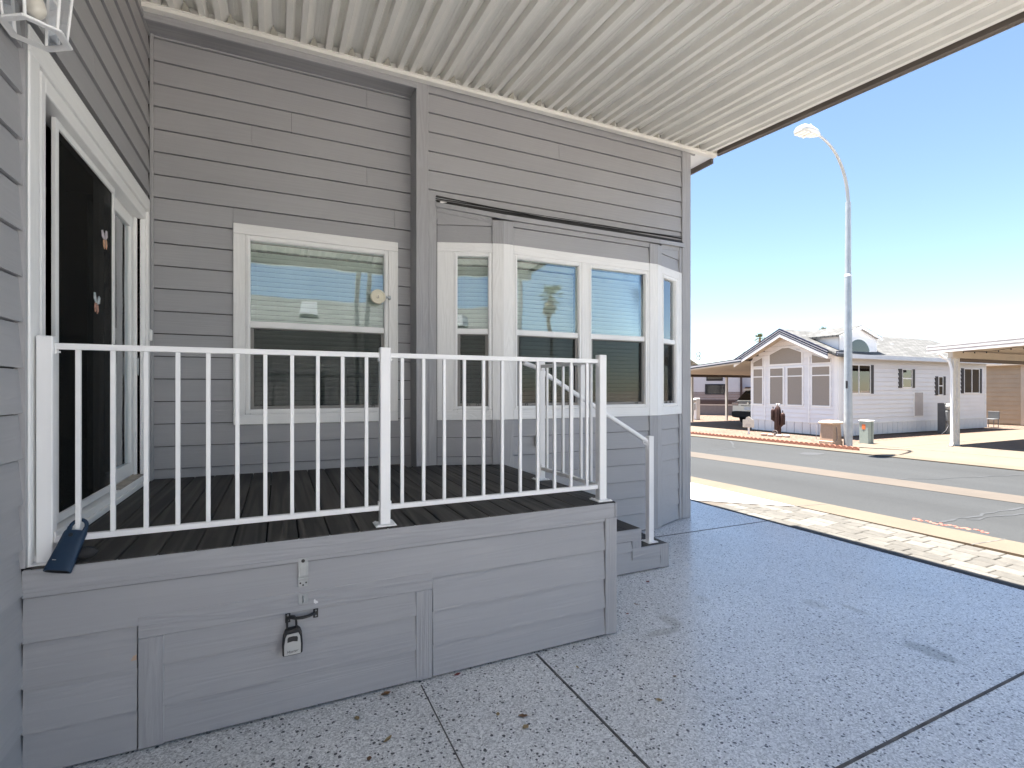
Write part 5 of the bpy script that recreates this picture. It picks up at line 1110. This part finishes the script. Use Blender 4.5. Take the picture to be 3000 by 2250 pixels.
# ---------------------------------------------------------------- palms, antenna, far roofs
M['trunk'] = plain('palm_trunk', (.20, .15, .10), .9, 0, .2, 20, .6, 30); M['frond'] = plain('palm_frond', (.075, .10, .035), .6, 0, .35, 3); M['dead'] = plain('dry_palm_skirt', (.24, .17, .09), .9, 0, .25, 5)
def palm(x, y, h, r, label, name='palm_tree', n=34, seed=1, skirt=True):
    rnd = random.Random(seed); t = thing(name, (x, y, 0), label, 'palm tree')
    m = MB(); m.tube([(x, y, -.05), (x + .05, y, h * .5), (x, y, h)], [.22, .16, .15], 10); obj(m, 'trunk', M['trunk'], t)
    def fan(m, base, az, el, L, droop):
        d = Vector((math.cos(az) * math.cos(el), math.sin(az) * math.cos(el), math.sin(el))); st = Vector(base); hub = st + d * L * .55 - Vector((0, 0, droop * .25 * L)); side = Vector((-math.sin(az), math.cos(az), 0)); upv = d.cross(side)
        m.tube([st, (st + hub) / 2 + Vector((0, 0, .03)), hub], .012, 4, False)
        for k in range(13):
            a = -1.35 + 2.7 * k / 12; ld = (d * math.cos(a) + side * math.sin(a)).normalized(); l = L * .5 * (1 - .18 * abs(a)) * rnd.uniform(.85, 1.1); tip = hub + ld * l - Vector((0, 0, droop * l * (.35 + .3 * abs(a)) * rnd.uniform(.7, 1.2))); w = (ld.cross(upv)).normalized() * .022; mid = hub.lerp(tip, .5) + Vector((0, 0, .02))
            m.add([hub, mid - w, tip, mid + w], [(0, 1, 2, 3)])
    m = MB()
    for k in range(n): fan(m, (x, y, h - .05 + rnd.uniform(0, .15)), rnd.uniform(0, 6.28), rnd.uniform(-.35, 1.35), r * rnd.uniform(.85, 1.1), rnd.uniform(.3, .9))
    obj(m, 'crown', M['frond'], t)
    if skirt:
        m = MB()
        for k in range(n): fan(m, (x, y, h - .15 - rnd.uniform(0, .5)), rnd.uniform(0, 6.28), rnd.uniform(-1.4, -.8), r * .75 * rnd.uniform(.8, 1.1), .5)
        obj(m, 'dead_frond_skirt', M['dead'], t)
fw3 = Vector((math.sin(YAW), math.cos(YAW), 0)); rt3 = Vector((math.cos(YAW), -math.sin(YAW), 0))
far = lambda x_, d: (fw3 + rt3 * ((x_ - 1500) / 1476.0)) * d   # ground point in a pixel column at depth d
p_ = far(2226, 70); palm(p_.x, p_.y, 8.55, 1.0, 'fan palm with shaggy skirt behind the left slope of the gable', seed=3)
p_ = far(2186, 66); palm(p_.x, p_.y, 5.7, 1.0, 'low fan palm whose tips show above the carport roof corner', seed=5)
p_ = far(2412, 80); palm(p_.x, p_.y, 10.5, 1.35, 'distant palm whose fronds rise behind the white roof ridge', seed=8, skirt=False)
ant = thing('roof_antenna', (25, 25, 0), 'ring-shaped television antenna on a mast above the left carport roof', 'antenna')
ax_, ay_ = 24.6, 24.4; m = MB(); m.tube([(ax_, ay_, 0), (ax_, ay_, 3.86)], .02, 6); obj(m, 'mast', M['slate'], ant)
m = MB()
for zc_, rr in ((3.50, .13), (3.76, .13)): m.tube([(ax_ - .05 + rr * math.cos(t) * .7, ay_ - rr * math.cos(t) * .7, zc_ + rr * math.sin(t)) for t in [k * math.pi / 8 for k in range(17)]], .022, 5)
obj(m, 'loop', M['slate'], ant); m = MB(); m.tube([(ax_ - .3, ay_ + .3, 3.98), (ax_ + .3, ay_ - .3, 3.84)], .012, 5); obj(m, 'boom', M['slate'], ant)
fh = thing('distant_house', (36, 44, 0), 'distant grey gabled house peeking over the left carport roof', 'house')
obj(MB().box(33, 40, 38, 48, 0, 2.9), 'wall', M['tw'], fh); obj(MB().prism([(32.6, 37.4, 2.9), (32.6, 42.2, 5.0), (32.6, 48.6, 2.9)], (8, 0, 0)) if False else MB().prism([(31.5, 38, 2.9), (35.4, 36.9, 4.70), (40.5, 38, 2.9)], (0, 9, 0)), 'roof', M['shing2'], fh)

# neighbour on the far side of the patio, behind the viewer: it is what the porch windows mirror
nb = thing('neighbour_home', (0, -9, 0), 'shingle-roofed neighbouring home mirrored in the porch windows', 'house')
bw = obj(MB().box(-12, 4.6, -12.0, -6.2, 0, 2.75), 'wall', M['wtrim'], nb); lap(Frame((4.6, -6.2), (-12, -6.2)), 0, 16.6, .4, 2.7, bw, M['wsid'], .3, .03)
m = MB(); m.add([(-12.4, -5.7, 2.65), (5.0, -5.7, 2.65), (5.0, -9.1, 4.55), (-12.4, -9.1, 4.55), (-12.4, -12.5, 2.65), (5.0, -12.5, 2.65)], [(0, 1, 2, 3), (3, 2, 5, 4)]); obj(m, 'roof', M['shing2'], nb)
m = MB(); m.box(-3.2, -2.6, -7.6, -7.1, 3.6, 3.95).box(.6, 1.1, -8.0, -7.5, 3.8, 4.2); obj(m, 'roof_vent', M['wtrim'], nb)
palm(19.0, -25.0, 8.6, 1.2, 'tall fan palm mirrored in the middle pane of the bay', seed=11); palm(33.0, -24.0, 8.2, 1.2, 'second fan palm mirrored in the right pane of the bay', seed=13)

# two small clouds low over the right-hand roofs
def cloud_mat():
    m = bpy.data.materials.new('soft_cloud'); m.use_nodes = True; nt = m.node_tree; nt.nodes.clear(); out = N(nt, 'OutputMaterial'); pv_ = N(nt, 'VolumePrincipled')
    tc = N(nt, 'TexCoord'); ln = N(nt, 'VectorMath', operation='LENGTH'); mp = N(nt, 'Mapping'); mp.inputs['Location'].default_value = (-1, -1, -1); mp.inputs['Scale'].default_value = (2, 2, 2)
    nt.links.new(tc.outputs['Generated'], mp.inputs[0]); nt.links.new(mp.outputs[0], ln.inputs[0])
    n = N(nt, 'TexNoise', Scale=2.6, Detail=5.0); nt.links.new(tc.outputs['Generated'], n.inputs['Vector'])
    a = N(nt, 'Math', operation='SUBTRACT'); nt.links.new(n.outputs[0], a.inputs[0]); b = N(nt, 'Math', operation='MULTIPLY'); b.inputs[1].default_value = .42; nt.links.new(ln.outputs['Value'], b.inputs[0]); nt.links.new(b.outputs[0], a.inputs[1])
    mr = N(nt, 'MapRange'); mr.inputs['From Min'].default_value = .12; mr.inputs['From Max'].default_value = .42; mr.inputs['To Max'].default_value = .028; nt.links.new(a.outputs[0], mr.inputs['Value']); nt.links.new(mr.outputs[0], pv_.inputs['Density'])
    pv_.inputs['Color'].default_value = (.96, .97, 1, 1); nt.links.new(pv_.outputs[0], out.inputs['Volume']); return m
M['cloud'] = cloud_mat()
for (x_, y_), (sx_, sz_), lbl in (((2899, 923), (95, 26), 'wispy white cloud low over the right carport'), ((2976, 906), (38, 22), 'smallest cloud wisp at the right edge of the sky')):
    D = 1500.0; f_ = 1476.0
    c = Vector((0, 0, H)) + (fw3 + rt3 * ((x_ - 1500) / f_) + Vector((0, 0, -(y_ - 1140) / f_))) * D
    m = MB(); w_, h_ = sx_ / f_ * D / 2, sz_ / f_ * D / 2; vs = []; nu, nv = 20, 12
    for i in range(nv + 1):
        for k in range(nu):
            a, b = math.pi * i / nv, 2 * math.pi * k / nu; q = rt3 * (w_ * math.sin(a) * math.cos(b)) + fw3 * (w_ * .7 * math.sin(a) * math.sin(b)) + Vector((0, 0, h_ * math.cos(a))); vs.append(c + q)
    m.add(vs, [(i * nu + k, i * nu + (k + 1) % nu, (i + 1) * nu + (k + 1) % nu, (i + 1) * nu + k) for i in range(nv) for k in range(nu)], True)
    o = obj(m, 'cloud', M['cloud']); tag(o, lbl, 'cloud')
